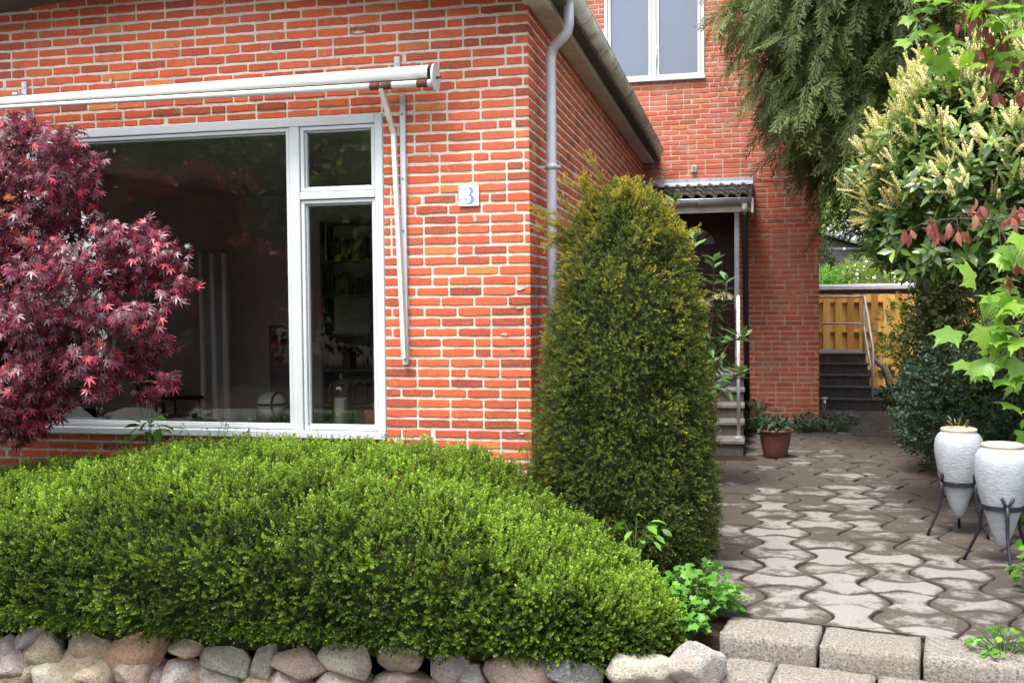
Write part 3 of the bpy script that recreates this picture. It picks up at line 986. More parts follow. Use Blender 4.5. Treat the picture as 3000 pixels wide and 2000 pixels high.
sg = thing('house_number_sign', 'square white glazed tile with a faint blue number 3 on the brick wall', 'sign', (-1.757, HY, 2.316))
b = MB()
nx_, nz_, hw = -1.757, 2.316, .067
b.box(nx_ - hw, nx_ + hw, HY - .016, HY - .001, nz_ - hw, nz_ + hw, 0, .003)
b.build('tile', M['delft'], sg)
def ribbon(mb, pts, y0, y1):
    P = [Vector((p[0], p[1])) for p in pts]
    out = []
    for i in range(len(P) - 1):
        p0, p1, p2, p3 = P[max(i - 1, 0)], P[i], P[i + 1], P[min(i + 2, len(P) - 1)]
        w0, w1 = pts[i][2], pts[i + 1][2]
        for k in range(6):
            s_ = k / 6
            q = .5 * ((2 * p1) + (p2 - p0) * s_ + (2 * p0 - 5 * p1 + 4 * p2 - p3) * s_ * s_ + (3 * p1 - p0 - 3 * p2 + p3) * s_ ** 3)
            out.append((q, w0 + (w1 - w0) * s_))
    out.append((P[-1], pts[-1][2]))
    for i in range(len(out) - 1):
        (p, w), (q, w2_) = out[i], out[i + 1]
        d0 = (out[min(i + 1, len(out) - 1)][0] - out[max(i - 1, 0)][0]).normalized()
        d1 = (out[min(i + 2, len(out) - 1)][0] - p).normalized()
        n0, n1_ = Vector((-d0.y, d0.x)), Vector((-d1.y, d1.x))
        a_, b2, c_, d_ = p + n0 * w, q + n1_ * w2_, q - n1_ * w2_, p - n0 * w
        mb.add([(a_.x, y1, a_.y), (b2.x, y1, b2.y), (c_.x, y1, c_.y), (d_.x, y1, d_.y)], [(0, 1, 2, 3)])
b = MB()
k = .052
def P3(x, z, w): return (nx_ + x * k, nz_ + z * k, w * k)
ribbon(b, [P3(-.50, .55, .10), P3(-.42, .80, .07), P3(-.10, .98, .05), P3(.25, .93, .16), P3(.42, .62, .22), P3(.30, .25, .15), P3(.02, .06, .05), P3(-.28, .04, .04)], HY - .02, HY - .0168)
ribbon(b, [P3(.02, .06, .04), P3(.36, -.05, .15), P3(.52, -.42, .25), P3(.34, -.80, .20), P3(-.05, -.99, .06), P3(-.45, -.88, .05), P3(-.60, -.58, .05), P3(-.50, -.32, .05), P3(-.30, -.36, .07), P3(-.32, -.60, .12)], HY - .02, HY - .0172)
b.build('number', M['delft_blue'], sg)
for sx in (-1, 1):
    for sz in (-1, 1):
        b = MB()
        for (dx, dz, w) in ((0, 0, .006), (.008, .004, .003), (-.006, -.008, .003)):
            cx_, cz_ = nx_ + sx * .052 + dx, nz_ + sz * .052 + dz
            b.add([(cx_ - w, HY - .0170, cz_), (cx_, HY - .0170, cz_ - w), (cx_ + w, HY - .0170, cz_), (cx_, HY - .0170, cz_ + w)], [(0, 1, 2, 3)])
        b.build('corner_motif', M['delft_faint'], sg)

bx = thing('junction_box', 'tiny pale cable box on the brick above the door canopy', 'box', (-.681, FY, 3.41))
b = MB()
b.box(-.715, -.650, FY - .045, FY - .002, 3.37, 3.455, 0, .004)
b.build('case', M['fascia'], bx)
b = MB()
b.box(-.700, -.665, FY - .049, FY - .0455, 3.385, 3.44, 0, .001)
b.build('cover', M['concrete'], bx)
b = MB()
pts = []
for i in range(17):
    s_ = i / 16
    pts.append((.075 + .82 * s_, FY - .012, 3.275 - .075 * math.sin(math.pi * s_) * (1.25 - .5 * s_) + .01 * s_))
b.tube(pts, .0045, 6)
tag(b.build('cable', M['black']), 'thin dark cable sagging across the brick beside the door canopy', 'cable')

# lime smears left on the front wall
def smear(x, z, w, h, seed):
    g_ = random.Random(seed)
    b = MB()
    n = 14
    pts = [(x + w / 2 * math.cos(2 * math.pi * i / n) * g_.uniform(.45, 1.1), z + h / 2 * math.sin(2 * math.pi * i / n) * g_.uniform(.45, 1.1)) for i in range(n)]
    b.v = [(p_[0], HY - .0045, p_[1]) for p_ in pts] + [(p_[0] * .97 + x * .03, HY - .0062, p_[1] * .97 + z * .03) for p_ in pts]
    for i in range(n):
        b.f.append([i, (i + 1) % n, n + (i + 1) % n, n + i]); b.mi.append(0); b.sm.append(False)
    b.f.append(list(range(n, 2 * n))); b.mi.append(0); b.sm.append(False)
    b.build('mortar_smear', M['smear'], house)
for i, (x, z, w, h) in enumerate(((-1.425, 1.715, .075, .030), (-1.43, 1.59, .06, .016), (-1.53, 1.42, .05, .022), (-1.47, 1.325, .06, .014), (-1.42, .78, .05, .020), (-4.36, 3.20, .035, .06), (-1.72, 2.17, .03, .055), (-2.02, 2.62, .02, .16), (-3.1, 3.33, .10, .03), (-2.5, 3.42, .12, .025))):
    smear(x, z, w, h, i)

# ------------------------------------------------------------ inside the room
orn = thing('hanging_ornament', 'fine pale chain with two small rings hanging behind the narrow right pane', 'ornament', (-2.84, 6.62, 2.2))
b = MB()
for k in range(14):
    z_ = 2.235 - k * .024
    b.tube([(-2.835, 6.62, z_), (-2.835, 6.62, z_ - .015)], .0022, 5)
b.build('chain', M['fascia'], orn)
for (x, z_) in ((-2.94, 2.055), (-2.905, 1.995)):
    b = MB()
    b.tube([(x + .010 * math.cos(2 * math.pi * i / 14), 6.62, z_ + .015 * math.sin(2 * math.pi * i / 14)) for i in range(15)], .0025, 5, 0, False)
    b.build('ring', M['fascia'], orn)

lamp = thing('table_lamp', 'oval opal glass lamp with crossed black straps on the window sill', 'lamp', (-3.29, 6.70, .793))
LX, LY, LZ = -3.30, 6.70, .925
b = MB()
prof = [(.103 * math.cos(R(a_)), .085 * math.sin(R(a_))) for a_ in range(-90, 91, 10)]
b.lathe([(max(r_, .001), z_) for r_, z_ in prof], (LX, LY, LZ), 32)
b.build('globe', M['opal'], lamp)
b = MB()
b.lathe([(.106, -.008), (.106, .008)], (LX, LY, LZ), 32)
ring_ = []
for i in range(33):
    a_ = 2 * math.pi * i / 32
    ring_.append((LX + .045, LY + .094 * math.cos(a_), LZ + .079 * math.sin(a_)))
b.tube(ring_, .009, 6)
b.bar((LX + .045, LY - .085, LZ - .03), (LX + .045, LY - .06, .793), .02, .01)
b.bar((LX + .045, LY + .085, LZ - .03), (LX + .045, LY + .06, .793), .02, .01)
b.bar((LX - .05, LY, LZ - .07), (LX - .05, LY, .793), .02, .01)
b.build('strap', M['black'], lamp)

bell = thing('candle_bell', 'clear glass bell with knob on the window sill over a pillar candle', 'glass bell', (-2.776, 6.71, .793))
BX, BY = -2.776, 6.71
b = MB()
b.lathe([(.088, 0), (.088, .22), (.083, .26), (.068, .29), (.040, .306), (.012, .312), (.008, .318), (.014, .326), (.016, .336), (.009, .346), (.001, .348)], (BX, BY, .794), 32)
b.build('bell', M['glass_clear'], bell)
cd = thing('pillar_candle', 'thick pale wax pillar candle standing inside the glass bell', 'candle', (BX, BY, .793))
b = MB()
b.lathe([(.001, 0), (.043, 0), (.045, .004), (.045, .175), (.041, .182), (.02, .178), (.001, .176)], (BX - .005, BY, .7935), 28)
b.build('wax', M['candle'], cd)
b = MB()
b.tube([(BX - .005, BY, .968), (BX - .003, BY, .985)], .002, 5)
b.build('wick', M['black'], cd)
b = MB()
b.box(-2.575, -2.485, 6.64, 6.643, .7935, .900)
tag(b.build('card', M['card']), 'small pink patterned card leaning in the corner of the window sill', 'card')
b = MB()
b.box(-2.520, -2.470, 6.655, 6.658, .7935, .945)
tag(b.build('card', M['pearl']), 'small pale card standing behind the pink card', 'card')

def curtain(name, x0, x1, y, z0, z1, lab, k=1.0, along='X'):
    n = int(abs(x1 - x0) / .012)
    vs, fs = [], []
    for z in (z0, (z0 + z1) / 2, z1):
        for i in range(n + 1):
            u = x0 + (x1 - x0) * i / n
            w = .035 * math.sin(u * 47 * k) + .015 * math.sin(u * 91 + z)
            vs.append((u, y + w, z) if along == 'X' else (y + w, u, z))
    for r_ in range(2):
        for i in range(n):
            a_ = r_ * (n + 1) + i
            fs.append((a_, a_ + 1, a_ + n + 2, a_ + n + 1))
    mb = MB()
    mb.add(vs, fs, 0, True)
    o = mb.build(name, M['curtain'])
    return tag(o, lab, 'curtain')
curtain('curtain', -5.72, -5.34, 9.9, .16, 2.2, 'long pale curtain hanging in folds inside the room behind the rocking chair')
curtain('curtain', 7.72, 8.18, -6.12, .16, 2.8, 'long grey curtain beside the bright side window of the room', 1.2, 'Y')

def wooden_chair(name, lab, cx, cy, rot, rocking):
    o = thing(name, lab, 'chair', (cx, cy, .12))
    c_, s_ = math.cos(rot), math.sin(rot)
    def P(x, y, z): return (cx + x * c_ - y * s_, cy + x * s_ + y * c_, .12 + z)
    b = MB()
    seat = [P(-.24, -.22, .44), P(.24, -.22, .44), P(.20, .22, .42), P(-.20, .22, .42)]
    b.add(seat + [(p[0], p[1], p[2] + .03) for p in seat], [(0, 3, 2, 1), (4, 5, 6, 7), (0, 1, 5, 4), (1, 2, 6, 5), (2, 3, 7, 6), (3, 0, 4, 7)])
    b.build('seat', M['darkwood'], o)
    H = 1.06 if rocking else .82
    b = MB()
    for x in (-.21, .21):
        b.tube([P(x, .2, .45), P(x * 1.08, .24, H * .7), P(x * 1.1, .30, H)], .016, 8)
    b.bar(P(-.27, .31, H), P(.27, .31, H), .03, .07)
    if rocking:
        for i in range(6):
            x = -.15 + i * .06
            b.tube([P(x * .9, .2, .46), P(x, .235, H * .7), P(x * 1.1, .305, H - .02)], .008, 6)
    else:
        b.bar(P(-.23, .255, H * .78), P(.23, .255, H * .78), .02, .09)
    b.build('backrest', M['darkwood'], o)
    for (x, y) in ((-.2, -.18), (.2, -.18), (-.17, .18), (.17, .18)):
        b = MB()
        b.tube([P(x, y, .43), P(x * 1.15, y * 1.15, .05 if rocking else 0)], .017, 8)
        b.build('leg', M['darkwood'], o)
    if rocking:
        for x in (-.23, .23):
            b = MB()
            b.tube([P(x, -.42 + .84 * i / 8, .02 + .10 * (i / 4 - 1) ** 2) for i in range(9)], .016, 8)
            b.build('rocker', M['darkwood'], o)
            b = MB()
            b.tube([P(x, .24, .66), P(x * 1.1, -.18, .64)], .018, 8)
            b.tube([P(x * 1.05, -.14, .64), P(x, -.16, .45)], .012, 8)
            b.build('armrest', M['darkwood'], o)
wooden_chair('rocking_chair', 'black spindle-back rocking chair seen through the big window', -5.42, 8.9, R(150), True)
wooden_chair('dining_chair', 'low-backed dark chair standing near the side window of the room', -5.42, 7.70, R(175), False)
sp = thing('loudspeaker', 'tall pale loudspeaker with two dark cones at the back of the room', 'speaker', (-5.0, 10.9, .12))
b = MB()
b.box(-5.22, -4.96, 10.55, 10.9, .12, 1.42, 0, .01)
b.build('cabinet', M['grey_wall'], sp)
for z, r_ in ((1.28, .085), (1.06, .055)):
    b = MB()
    b.lathe([(.001, -.02), (r_ * .5, -.012), (r_, 0), (r_ + .008, .001)], (0, 0, 0), 20)
    b.v = [(-5.09 + x, 10.546 - z_ * .3, z + y) for x, y, z_ in b.v]
    b.build('cone', M['black'], sp)
sh = thing('bookcase', 'dark bookcase along the back wall of the room', 'bookcase', (-4.0, 11.2, .12))
b = MB()
for x in (-4.75, -4.15, -3.55):
    b.box(x - .012, x + .012, 10.95, 11.28, .12, 2.6)
for z in (.14, .5, .9, 1.3, 1.75, 2.15, 2.58):
    b.box(-4.75, -3.55, 10.952, 11.27, z - .012, z + .012)
b.build('frame', M['grey_wall'], sh)
b = MB()
rd = random.Random(4)
for z in (.5, .9, 1.75, 2.15):
    x = -4.71
    while x < -3.6:
        w = rd.uniform(.018, .05)
        if abs(x + 4.15) > .05 and rd.random() < .85:
            b.box(x, x + w * .92, 11.0 + rd.uniform(0, .03), 11.2, z + .014, z + rd.uniform(.2, .29))
        x += w
b.build('books', M['book'], sh)['kind'] = 'stuff'
# ------------------------------------------------------------ bone-shaped pavers
A = 0.325
def bone_path():
    V, F, E, D = [], [], [], []
    ox, oy = .518 - A / 2, 6.40 - A / 2
    def bump_(t): return math.sin(math.pi * t) ** 1.15
    n = 7
    rd = random.Random(12)
    for i in range(-6, 8):
        for j in range(-5, 36):
            x0, y0 = ox + i * A, oy + j * A
            lim = lambda q: 5.335 - .176 * (q + .08)
            if y0 + A < lim(x0 + A / 2) + .03: continue
            if x0 < -1.3 or x0 > 2.7: continue
            if x0 + A / 2 < -.02 and y0 > 10.7: continue
            if x0 > 1.75 and y0 < 8: continue
            if y0 > 16.2 and x0 < 2.0 and x0 > .9: continue
            s = 1 if (i + j) % 2 == 0 else -1       # 1: long axis across, waist top and bottom
            amp = .074
            poly = []
            for k in range(n):                     # bottom edge left to right
                t_ = k / n
                poly.append((x0 + A * t_, y0 + s * amp * bump_(t_)))
            for k in range(n):
                t_ = k / n
                poly.append((x0 + A + s * amp * bump_(t_), y0 + A * t_))
            for k in range(n):
                t_ = 1 - k / n
                poly.append((x0 + A * t_, y0 + A - s * amp * bump_(t_)))
            for k in range(n):
                t_ = 1 - k / n
                poly.append((x0 - s * amp * bump_(t_), y0 + A * t_))
            poly = [(px, max(py, lim(px))) for px, py in poly]
            cx, cy = x0 + A / 2, sum(p[1] for p in poly) / len(poly)
            N = len(poly)
            tx, ty, dz = rd.uniform(-.02, .02), rd.uniform(-.02, .02), rd.uniform(-.004, .004)
            rot = rd.uniform(-.035, .035)
            poly = [(cx + (px - cx) * math.cos(rot) - (py - cy) * math.sin(rot), cy + (px - cx) * math.sin(rot) + (py - cy) * math.cos(rot)) for px, py in poly]
            poly = [(px, max(py, lim(px))) for px, py in poly]
            dirt = rd.uniform(-.15, .55) + max(0, min(1, (cy - 6.6) / 4.5)) * .75 + max(0, min(1, (cx - 1.0) / .6)) * .45 * (1 if cy > 6 else .3) + (.35 if cx < .0 else 0)  # random soil and moss; tree shade painted in towards back and right
            b = len(V)
            rings = [(.96, -.03, 1.0), (.96, -.008, .9), (.935, -.001, .62), (.86, .002, .34), (.72, .003, .12), (.34, .003, .0)]
            for (q, z, e) in rings:
                for (px, py) in poly:
                    xx, yy = cx + (px - cx) * q, cy + (py - cy) * q
                    V.append((xx, yy, z + dz + tx * (xx - cx) + ty * (yy - cy))); E.append(e); D.append(dirt)
            for r_ in range(len(rings) - 1):
                for k in range(N):
                    k2 = (k + 1) % N
                    F.append((b + r_ * N + k, b + r_ * N + k2, b + (r_ + 1) * N + k2, b + (r_ + 1) * N + k))
            F.append(tuple(b + (len(rings) - 1) * N + k for k in range(N)))
    me = bpy.data.meshes.new('path')
    me.from_pydata(V, [], F)
    me.materials.append(M['paver'])
    for nm, val in (('edge', E), ('dirt', D)):
        at = me.attributes.new(nm, 'FLOAT', 'POINT')
        at.data.foreach_set('value', np.array(val, np.float32))
    o = link('path', me)
    return o
struct(bone_path())
b = MB()
b.extrude([(-1.30, 5.55), (2.1, 4.952), (2.75, 5.3), (2.75, 16.4), (-1.30, 16.4)], 'Z', -.034, -.012)
o = b.build('path_joint_sand', M['soil'])
struct(o)
o.name = 'path_bed'

# front steps: two rows of exposed-aggregate blocks
st = thing('garden_steps', 'low garden steps of exposed-aggregate concrete blocks at the front of the paved path', 'steps', (.4, 5.0, -.45))
def block(x0, x1, y0, y1, z0, z1, seed):
    rd = random.Random(seed)
    b = MB()
    nx, ny, nz = max(2, int((x1 - x0) / .03)), max(2, int((y1 - y0) / .03)), max(2, int((z1 - z0) / .03))
    idx = {}
    def vert(i, j, k):
        if (i, j, k) in idx: return idx[i, j, k]
        p = [x0 + (x1 - x0) * i / nx, y0 + (y1 - y0) * j / ny, z0 + (z1 - z0) * k / nz]
        ex = [(i in (0, nx)), (j in (0, ny)), (k in (0, nz))]
        c = [(x0 + x1) / 2, (y0 + y1) / 2, (z0 + z1) / 2]
        if sum(ex) >= 2:                           # worn arrises
            for a in range(3):
                if ex[a]: p[a] += (.003 + rd.uniform(0, .005)) * (1 if p[a] < c[a] else -1)
        p = [q + rd.uniform(-.0018, .0018) for q in p]
        p[:2] = [-.08 + (p[0] + .08) * .9848 + (p[1] - 5.02) * .1736, 5.02 - (p[0] + .08) * .1736 + (p[1] - 5.02) * .9848]
        idx[i, j, k] = len(b.v); b.v.append(tuple(p))
        return idx[i, j, k]
    def face(q):
        b.f.append(q); b.mi.append(0); b.sm.append(True)
    for i in range(nx):
        for j in range(ny):
            face([vert(i, j, nz), vert(i + 1, j, nz), vert(i + 1, j + 1, nz), vert(i, j + 1, nz)])
    for i in range(nx):
        for k in range(nz):
            face([vert(i, 0, k), vert(i + 1, 0, k), vert(i + 1, 0, k + 1), vert(i, 0, k + 1)])
    for j in range(ny):
        for k in range(nz):
            face([vert(0, j, k), vert(0, j, k + 1), vert(0, j + 1, k + 1), vert(0, j + 1, k)])
            face([vert(nx, j, k), vert(nx, j + 1, k), vert(nx, j + 1, k + 1), vert(nx, j, k + 1)])
    b.build('block', M['aggregate'], st)
for (x0, x1, dz) in ((-.14, .318, .0), (.330, .772, -.004), (.784, 1.225, .002), (1.237, 1.68, -.003), (1.692, 2.13, 0)):
    block(x0, x1, 5.02 + dz, 5.325, -.14, .004 + dz, int(x0 * 1000) + 7)
for (x0, x1) in ((-.10, .134), (.142, .584), (.592, 1.034), (1.042, 1.48), (1.488, 1.92)):
    block(x0, x1, 4.765, 5.04, -.28, -.110, int(x0 * 1000) + 19)
for (x0, x1) in ((-.06, .36), (.368, .81), (.818, 1.26), (1.268, 1.70)):
    block(x0, x1, 4.49, 4.78, -.43, -.272, int(x0 * 1000) + 31)

# ------------------------------------------------------------ dry-stone wall of boulders
sw = thing('stone_wall', 'low dry-stone wall of rounded field boulders below the hedge', 'stone wall', (-2.4, 4.72, -.45))
def boulder(x, y, z, w, h, d, tilt, col, seed):
    g_ = np.random.default_rng(seed)
    n1_, n2_ = 34, 22
    P = []
    for j in range(n2_ + 1):
        th = math.pi * j / n2_
        for i in range(n1_):
            ph = 2 * math.pi * i / n1_
            P.append((math.sin(th) * math.cos(ph), math.sin(th) * math.sin(ph), math.cos(th)))
    P = np.array(P)
    sgn = np.sign(P) * np.abs(P) ** 0.86
    Q = sgn / np.maximum(np.linalg.norm(sgn, axis=1, keepdims=True), 1e-6) * (0.55 + 0.45 * np.linalg.norm(sgn, axis=1, keepdims=True))
    for _ in range(11):                             # broken facets
        nv = norm(g_.normal(size=3))
        c_ = g_.uniform(.62, .92)
        dd = Q @ nv
        Q = Q - np.maximum(dd - c_, 0)[:, None] * nv * .97
    Q = Q * (1 + .09 * lump(P, 1.6, seed)[:, None] + .055 * lump(P, 5, seed + 1)[:, None])
    Q = Q * np.array((w / 2, d / 2, h / 2)) * 1.16
    c_, s_ = math.cos(tilt), math.sin(tilt)
    X = Q[:, 0] * c_ - Q[:, 2] * s_
    Z = Q[:, 0] * s_ + Q[:, 2] * c_
    V = np.stack([x + X, y + Q[:, 1], z + Z], 1)
    b = MB()
    fs = []
    for j in range(n2_):
        for i in range(n1_):
            i2 = (i + 1) % n1_
            fs.append((j * n1_ + i, (j + 1) * n1_ + i, (j + 1) * n1_ + i2, j * n1_ + i2))
    b.add(V.tolist(), fs, 0, True)
    cc = np.tile(np.array((*col, 1.0)), (len(V), 1))
    return b.build('boulder', M['stone'], sw, {'col': cc})
BE, PK, GR, GG, OR, PU, LI, BL = (.48, .39, .28), (.46, .35, .29), (.42, .40, .38), (.32, .31, .26), (.50, .31, .21), (.40, .34, .32), (.44, .42, .34), (.22, .22, .235)
stones = [  # photo px centre, width, height (px), tilt (deg, + = right end down), colour
 (28, 1914, 90, 78, 10, PU), (84, 1874, 82, 48, -32, GR), (131, 1914, 115, 92, -12, BE), (262, 1902, 150, 72, 22, BE), (407, 1911, 196, 108, -17, OR),
 (548, 1906, 100, 46, 8, PK), (669, 1951, 150, 104, 4, GG), (776, 1946, 76, 110, 0, GG), (875, 1960, 160, 96, -6, PK), (1020, 1951, 146, 104, 14, LI),
 (60, 1988, 150, 86, 0, BE), (245, 1982, 210, 130, 0, BE), (420, 1992, 140, 86, 0, PU), (548, 1988, 120, 98, 10, OR),
 (1163, 1931, 146, 78, 4, PK), (1311, 1962, 108, 76, 0, GR), (1175, 2006, 140, 66, 0, PK), (1385, 1992, 76, 56, 0, GR), (1515, 1978, 164, 92, 4, PK),
 (1675, 1978, 150, 80, 6, BL), (1878, 1980, 190, 98, 3, LI), (2045, 1958, 158, 130, 20, GR),
 (-70, 1925, 110, 90, 0, BE), (-190, 1930, 120, 95, 5, GG), (-330, 1930, 150, 100, -8, PK), (-470, 1935, 130, 100, 5, BE), (-90, 2010, 160, 90, 0, GR), (-270, 2015, 180, 90, 0, LI), (-450, 2020, 170, 90, 0, OR)]
FYW = 4.74
def wall_pt(px, py):      # a point of the wall's front plane
    d = cam.matrix_world.to_3x3() @ Vector(((px - 1500) / 3000, -(py - 1000) / 3000, -1))
    s_ = (FYW - 0) / d.y
    return d.x * s_, 1.58 + d.z * s_, s_
for i, (px, py, w, h, tl, col) in enumerate(stones):
    x, z, s_ = wall_pt(px, py)
    k = s_ / 3000 * .99
    jc = np.array(col) * rng.uniform(.92, 1.1) * np.array((1, rng.uniform(.96, 1.03), rng.uniform(.94, 1.04)))
    boulder(x, FYW + .03, z + .012, w * k * 1.12, h * k * 1.12, max(.17, .8 * h * k), -R(tl), jc, 100 + i)
x = -5.2
i = 0
while x < .0:                                      # lower courses, mostly below the picture
    w = rng.uniform(.2, .34)
    col = (BE, PK, GR, GG, OR, PU, LI)[i % 7]
    boulder(x + w / 2, FYW + .03, -.335, w, .21, .22, 0, col, 300 + i)
    x += w * .94
    i += 1

# ------------------------------------------------------------ entrance steps and handrail
es = thing('entrance_steps', 'grey concrete steps rising to the dark front door', 'steps', (-.6, 11.4, 0))
fr = [11.20, 11.62, 12.0, 12.34, 12.64]
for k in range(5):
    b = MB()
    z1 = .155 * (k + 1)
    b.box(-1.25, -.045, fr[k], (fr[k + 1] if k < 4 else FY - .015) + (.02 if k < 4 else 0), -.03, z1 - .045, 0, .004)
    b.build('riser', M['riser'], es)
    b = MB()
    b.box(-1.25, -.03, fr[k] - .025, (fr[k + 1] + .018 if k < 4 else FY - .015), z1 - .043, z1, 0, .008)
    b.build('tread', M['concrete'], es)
hr = thing('handrail_post', 'slim white handrail post standing on the entrance steps', 'handrail', (-.09, 11.42, .155))
b = MB()
b.tube([(-.095, 11.45, .155), (-.097, 11.45, 1.70)], .019, 12)
b.build('tube', M['white'], hr)
b = MB()
b.tube([(-.095, 11.45, .155), (-.095, 11.45, .165)], .04, 14)
b.build('flange', M['zinc'], hr)
b = MB()
b.tube([(-.097, 11.45, 1.70), (-.097, 11.45, 1.712)], [.019, .008], 12)
b.build('cap', M['white'], hr)

# standpipe at the house corner
tp = thing('garden_tap', 'short mossy standpipe with a tap at the corner of the tall brick block', 'tap', (.96, 13.75, 0))
b = MB()
b.tube([(.96, 13.72, -.03), (.96, 13.72, .36)], .026, 10)
b.build('post', M['bark'], tp)
b = MB()
b.tube([(.965, 13.72, .37), (.965, 13.64, .37), (.965, 13.61, .33)], .014, 8)
b.tube([(.93, 13.70, .40), (1.0, 13.70, .40)], .016, 8)
b.build('tap', M['lead'], tp)

# ------------------------------------------------------------ terracotta pot
pot = thing('terracotta_pot', 'round brown terracotta pot standing on the pavers in front of the entrance', 'flower pot', (.285, 11.06, 0))
b = MB()
prof = [(.001, .012), (.108, .012), (.112, .002), (.116, .01), (.132, .08), (.152, .17), (.163, .245), (.166, .268), (.186, .274), (.191, .284), (.189, .296), (.181, .301), (.168, .297), (.160, .28), (.152, .255)]
b.lathe(prof, (.285, 11.06, .002), 40)
b.build('body', M['terra'], pot)
b = MB()
b.lathe([(.152, .258), (.10, .268), (.001, .272)], (.285, 11.06, .002), 24)
b.build('soil', M['soil'], pot)

# ------------------------------------------------------------ two amphora urns on iron tripods
def urn(cx, cy, s, lab, slab, turn, lean):
    o = thing('urn', lab, 'urn', (cx, cy, 0), 'pointed urns on iron tripods')
    z0 = .115
    b = MB()
    prof = [(.003, 0), (.022, .004), (.036, .03), (.060, .10), (.085, .18), (.110, .26), (.130, .335), (.147, .42), (.156, .49), (.157, .54), (.150, .585), (.134, .615), (.118, .630), (.112, .640)]
    b.lathe([(r_ * s, z_ * s) for r_, z_ in prof], (cx, cy, z0), 44, 0, True, .006)
    b.v = [(cx + (p_[0] - cx) * 1.07, cy + (p_[1] - cy) * 1.07, p_[2]) for p_ in b.v]
    b.build('body', M['urn'], o)
    b = MB()
    prof = [(.110, .636), (.120, .640), (.126, .650), (.122, .662), (.108, .666), (.094, .660), (.088, .640), (.090, .60), (.11, .55)]
    b.lathe([(r_ * s, z_ * s) for r_, z_ in prof], (cx, cy, z0), 40, 0, True, .008)
    b.build('rim', M['cream'], o)
    b = MB()
    b.lathe([(.112 * s, .565 * s), (.001, .570 * s)], (cx, cy, z0), 20)
    b.build('soil', M['soil'], o)
    o2 = thing('tripod_stand', slab, 'stand', (cx, cy, 0), 'iron tripod stands of the urns')
    zr = z0 + .262 * s
    b = MB()
    b.lathe([(.119 * s, -.015), (.126 * s, -.015), (.126 * s, .015), (.119 * s, .015), (.119 * s, -.015)], (cx, cy, zr), 32, 0, False)
    b.build('ring', M['iron'], o2)
    for k in range(3):
        an = turn + k * 2 * math.pi / 3
        ca, sa = math.cos(an), math.sin(an)
        def P(r_, z_, tan=0): return (cx + ca * r_ - sa * tan, cy + sa * r_ + ca * tan, z_)
        b = MB()
        b.tube([P(.132 * s, zr + .02), P(.131 * s, zr - .06), P(.142 * s, zr - .16 * s), P(.172 * s, zr * .38), P(.215 * s, .05), P(.235 * s, .004)], [.013, .012, .011, .0105, .010, .011], 8)
        b.tube([P(.131 * s, zr), P(.133 * s, zr + .03, .012), P(.142 * s, zr + .075 * s, .034 * s)], .0095, 8)
        b.tube([P(.131 * s, zr), P(.133 * s, zr + .03, -.012), P(.142 * s, zr + .075 * s, -.034 * s)], .0095, 8)
        b.build('leg', M['iron'], o2)
    return o
urn(1.415, 7.52, .94, 'rough white pointed urn with dry stalks over its worn rim, farther of the pair', 'black iron tripod carrying the urn with dry stalks', R(180 + 18), 0)
urn(1.50, 6.66, .95, 'rough white pointed urn with a clean cream rim, nearer of the pair', 'black iron tripod with forked prongs under the nearer clean-rimmed urn', R(150), 0)

# ------------------------------------------------------------ back yard: steps, railing, fence, outbuildings
rs = thing('back_steps', 'dark mossy concrete steps with a landing in the back yard', 'steps', (1.5, 16.5, 0))
for k in range(5):
    y0 = 16.32 + .30 * k
    x1 = 2.02 if k == 0 else 1.90
    b = MB()
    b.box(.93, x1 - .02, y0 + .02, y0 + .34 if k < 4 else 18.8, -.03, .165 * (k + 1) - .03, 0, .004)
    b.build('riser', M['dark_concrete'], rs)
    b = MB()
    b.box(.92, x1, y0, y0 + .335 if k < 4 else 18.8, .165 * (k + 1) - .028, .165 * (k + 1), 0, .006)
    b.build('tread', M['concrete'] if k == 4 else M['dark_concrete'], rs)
rl = thing('steel_railing', 'grey tubular steel railing along the back yard steps and landing', 'railing', (1.86, 16.5, 0))
b = MB()
b.tube([(1.87, 16.5, .165), (1.87, 16.5, .95), (1.85, 17.5, 1.74), (1.85, 18.6, 1.74), (.6, 18.72, 1.74)], .021, 8)
b.build('top_rail', M['steel'], rl)
b = MB()
b.tube([(1.87, 16.55, .52), (1.85, 17.6, 1.28), (1.85, 18.6, 1.28), (.6, 18.72, 1.28)], .016, 8)
b.build('middle_rail', M['steel'], rl)
for (x, y, z0, z1) in ((1.85, 17.56, .80, 1.73), (.95, 18.69, .83, 1.73)):
    b = MB()
    b.tube([(x, y, z0), (x, y, z1)], .018, 8)
    b.build('post', M['steel'], rl)

fe = thing('wooden_fence', 'new larch board-on-board fence across the back yard', 'fence', (2.2, 20, 0))
rd = random.Random(3)
b, tint = MB(), []
x = -.4
k = 0
while x < 4.6:
    w = rd.uniform(.118, .124)
    n0 = len(b.v)
    yy = 19.94 if k % 2 else 20.035
    b.box(x, x + w, yy, yy + .021, .04, 1.80 + rd.uniform(-.006, .006), 0, .003)
    tint += [rd.random() * .8 + (.0 if k % 2 else .15)] * (len(b.v) - n0)
    x += w - .016
    k += 1
b.build('boards', M['larch'], fe, {'tint': tint})
for z in (.40, 1.10, 1.65):
    b = MB()
    b.box(-.4, 4.6, 19.966, 20.03, z, z + .045)
    b.build('rail', M['larch'], fe, {'tint': [.9] * 8})

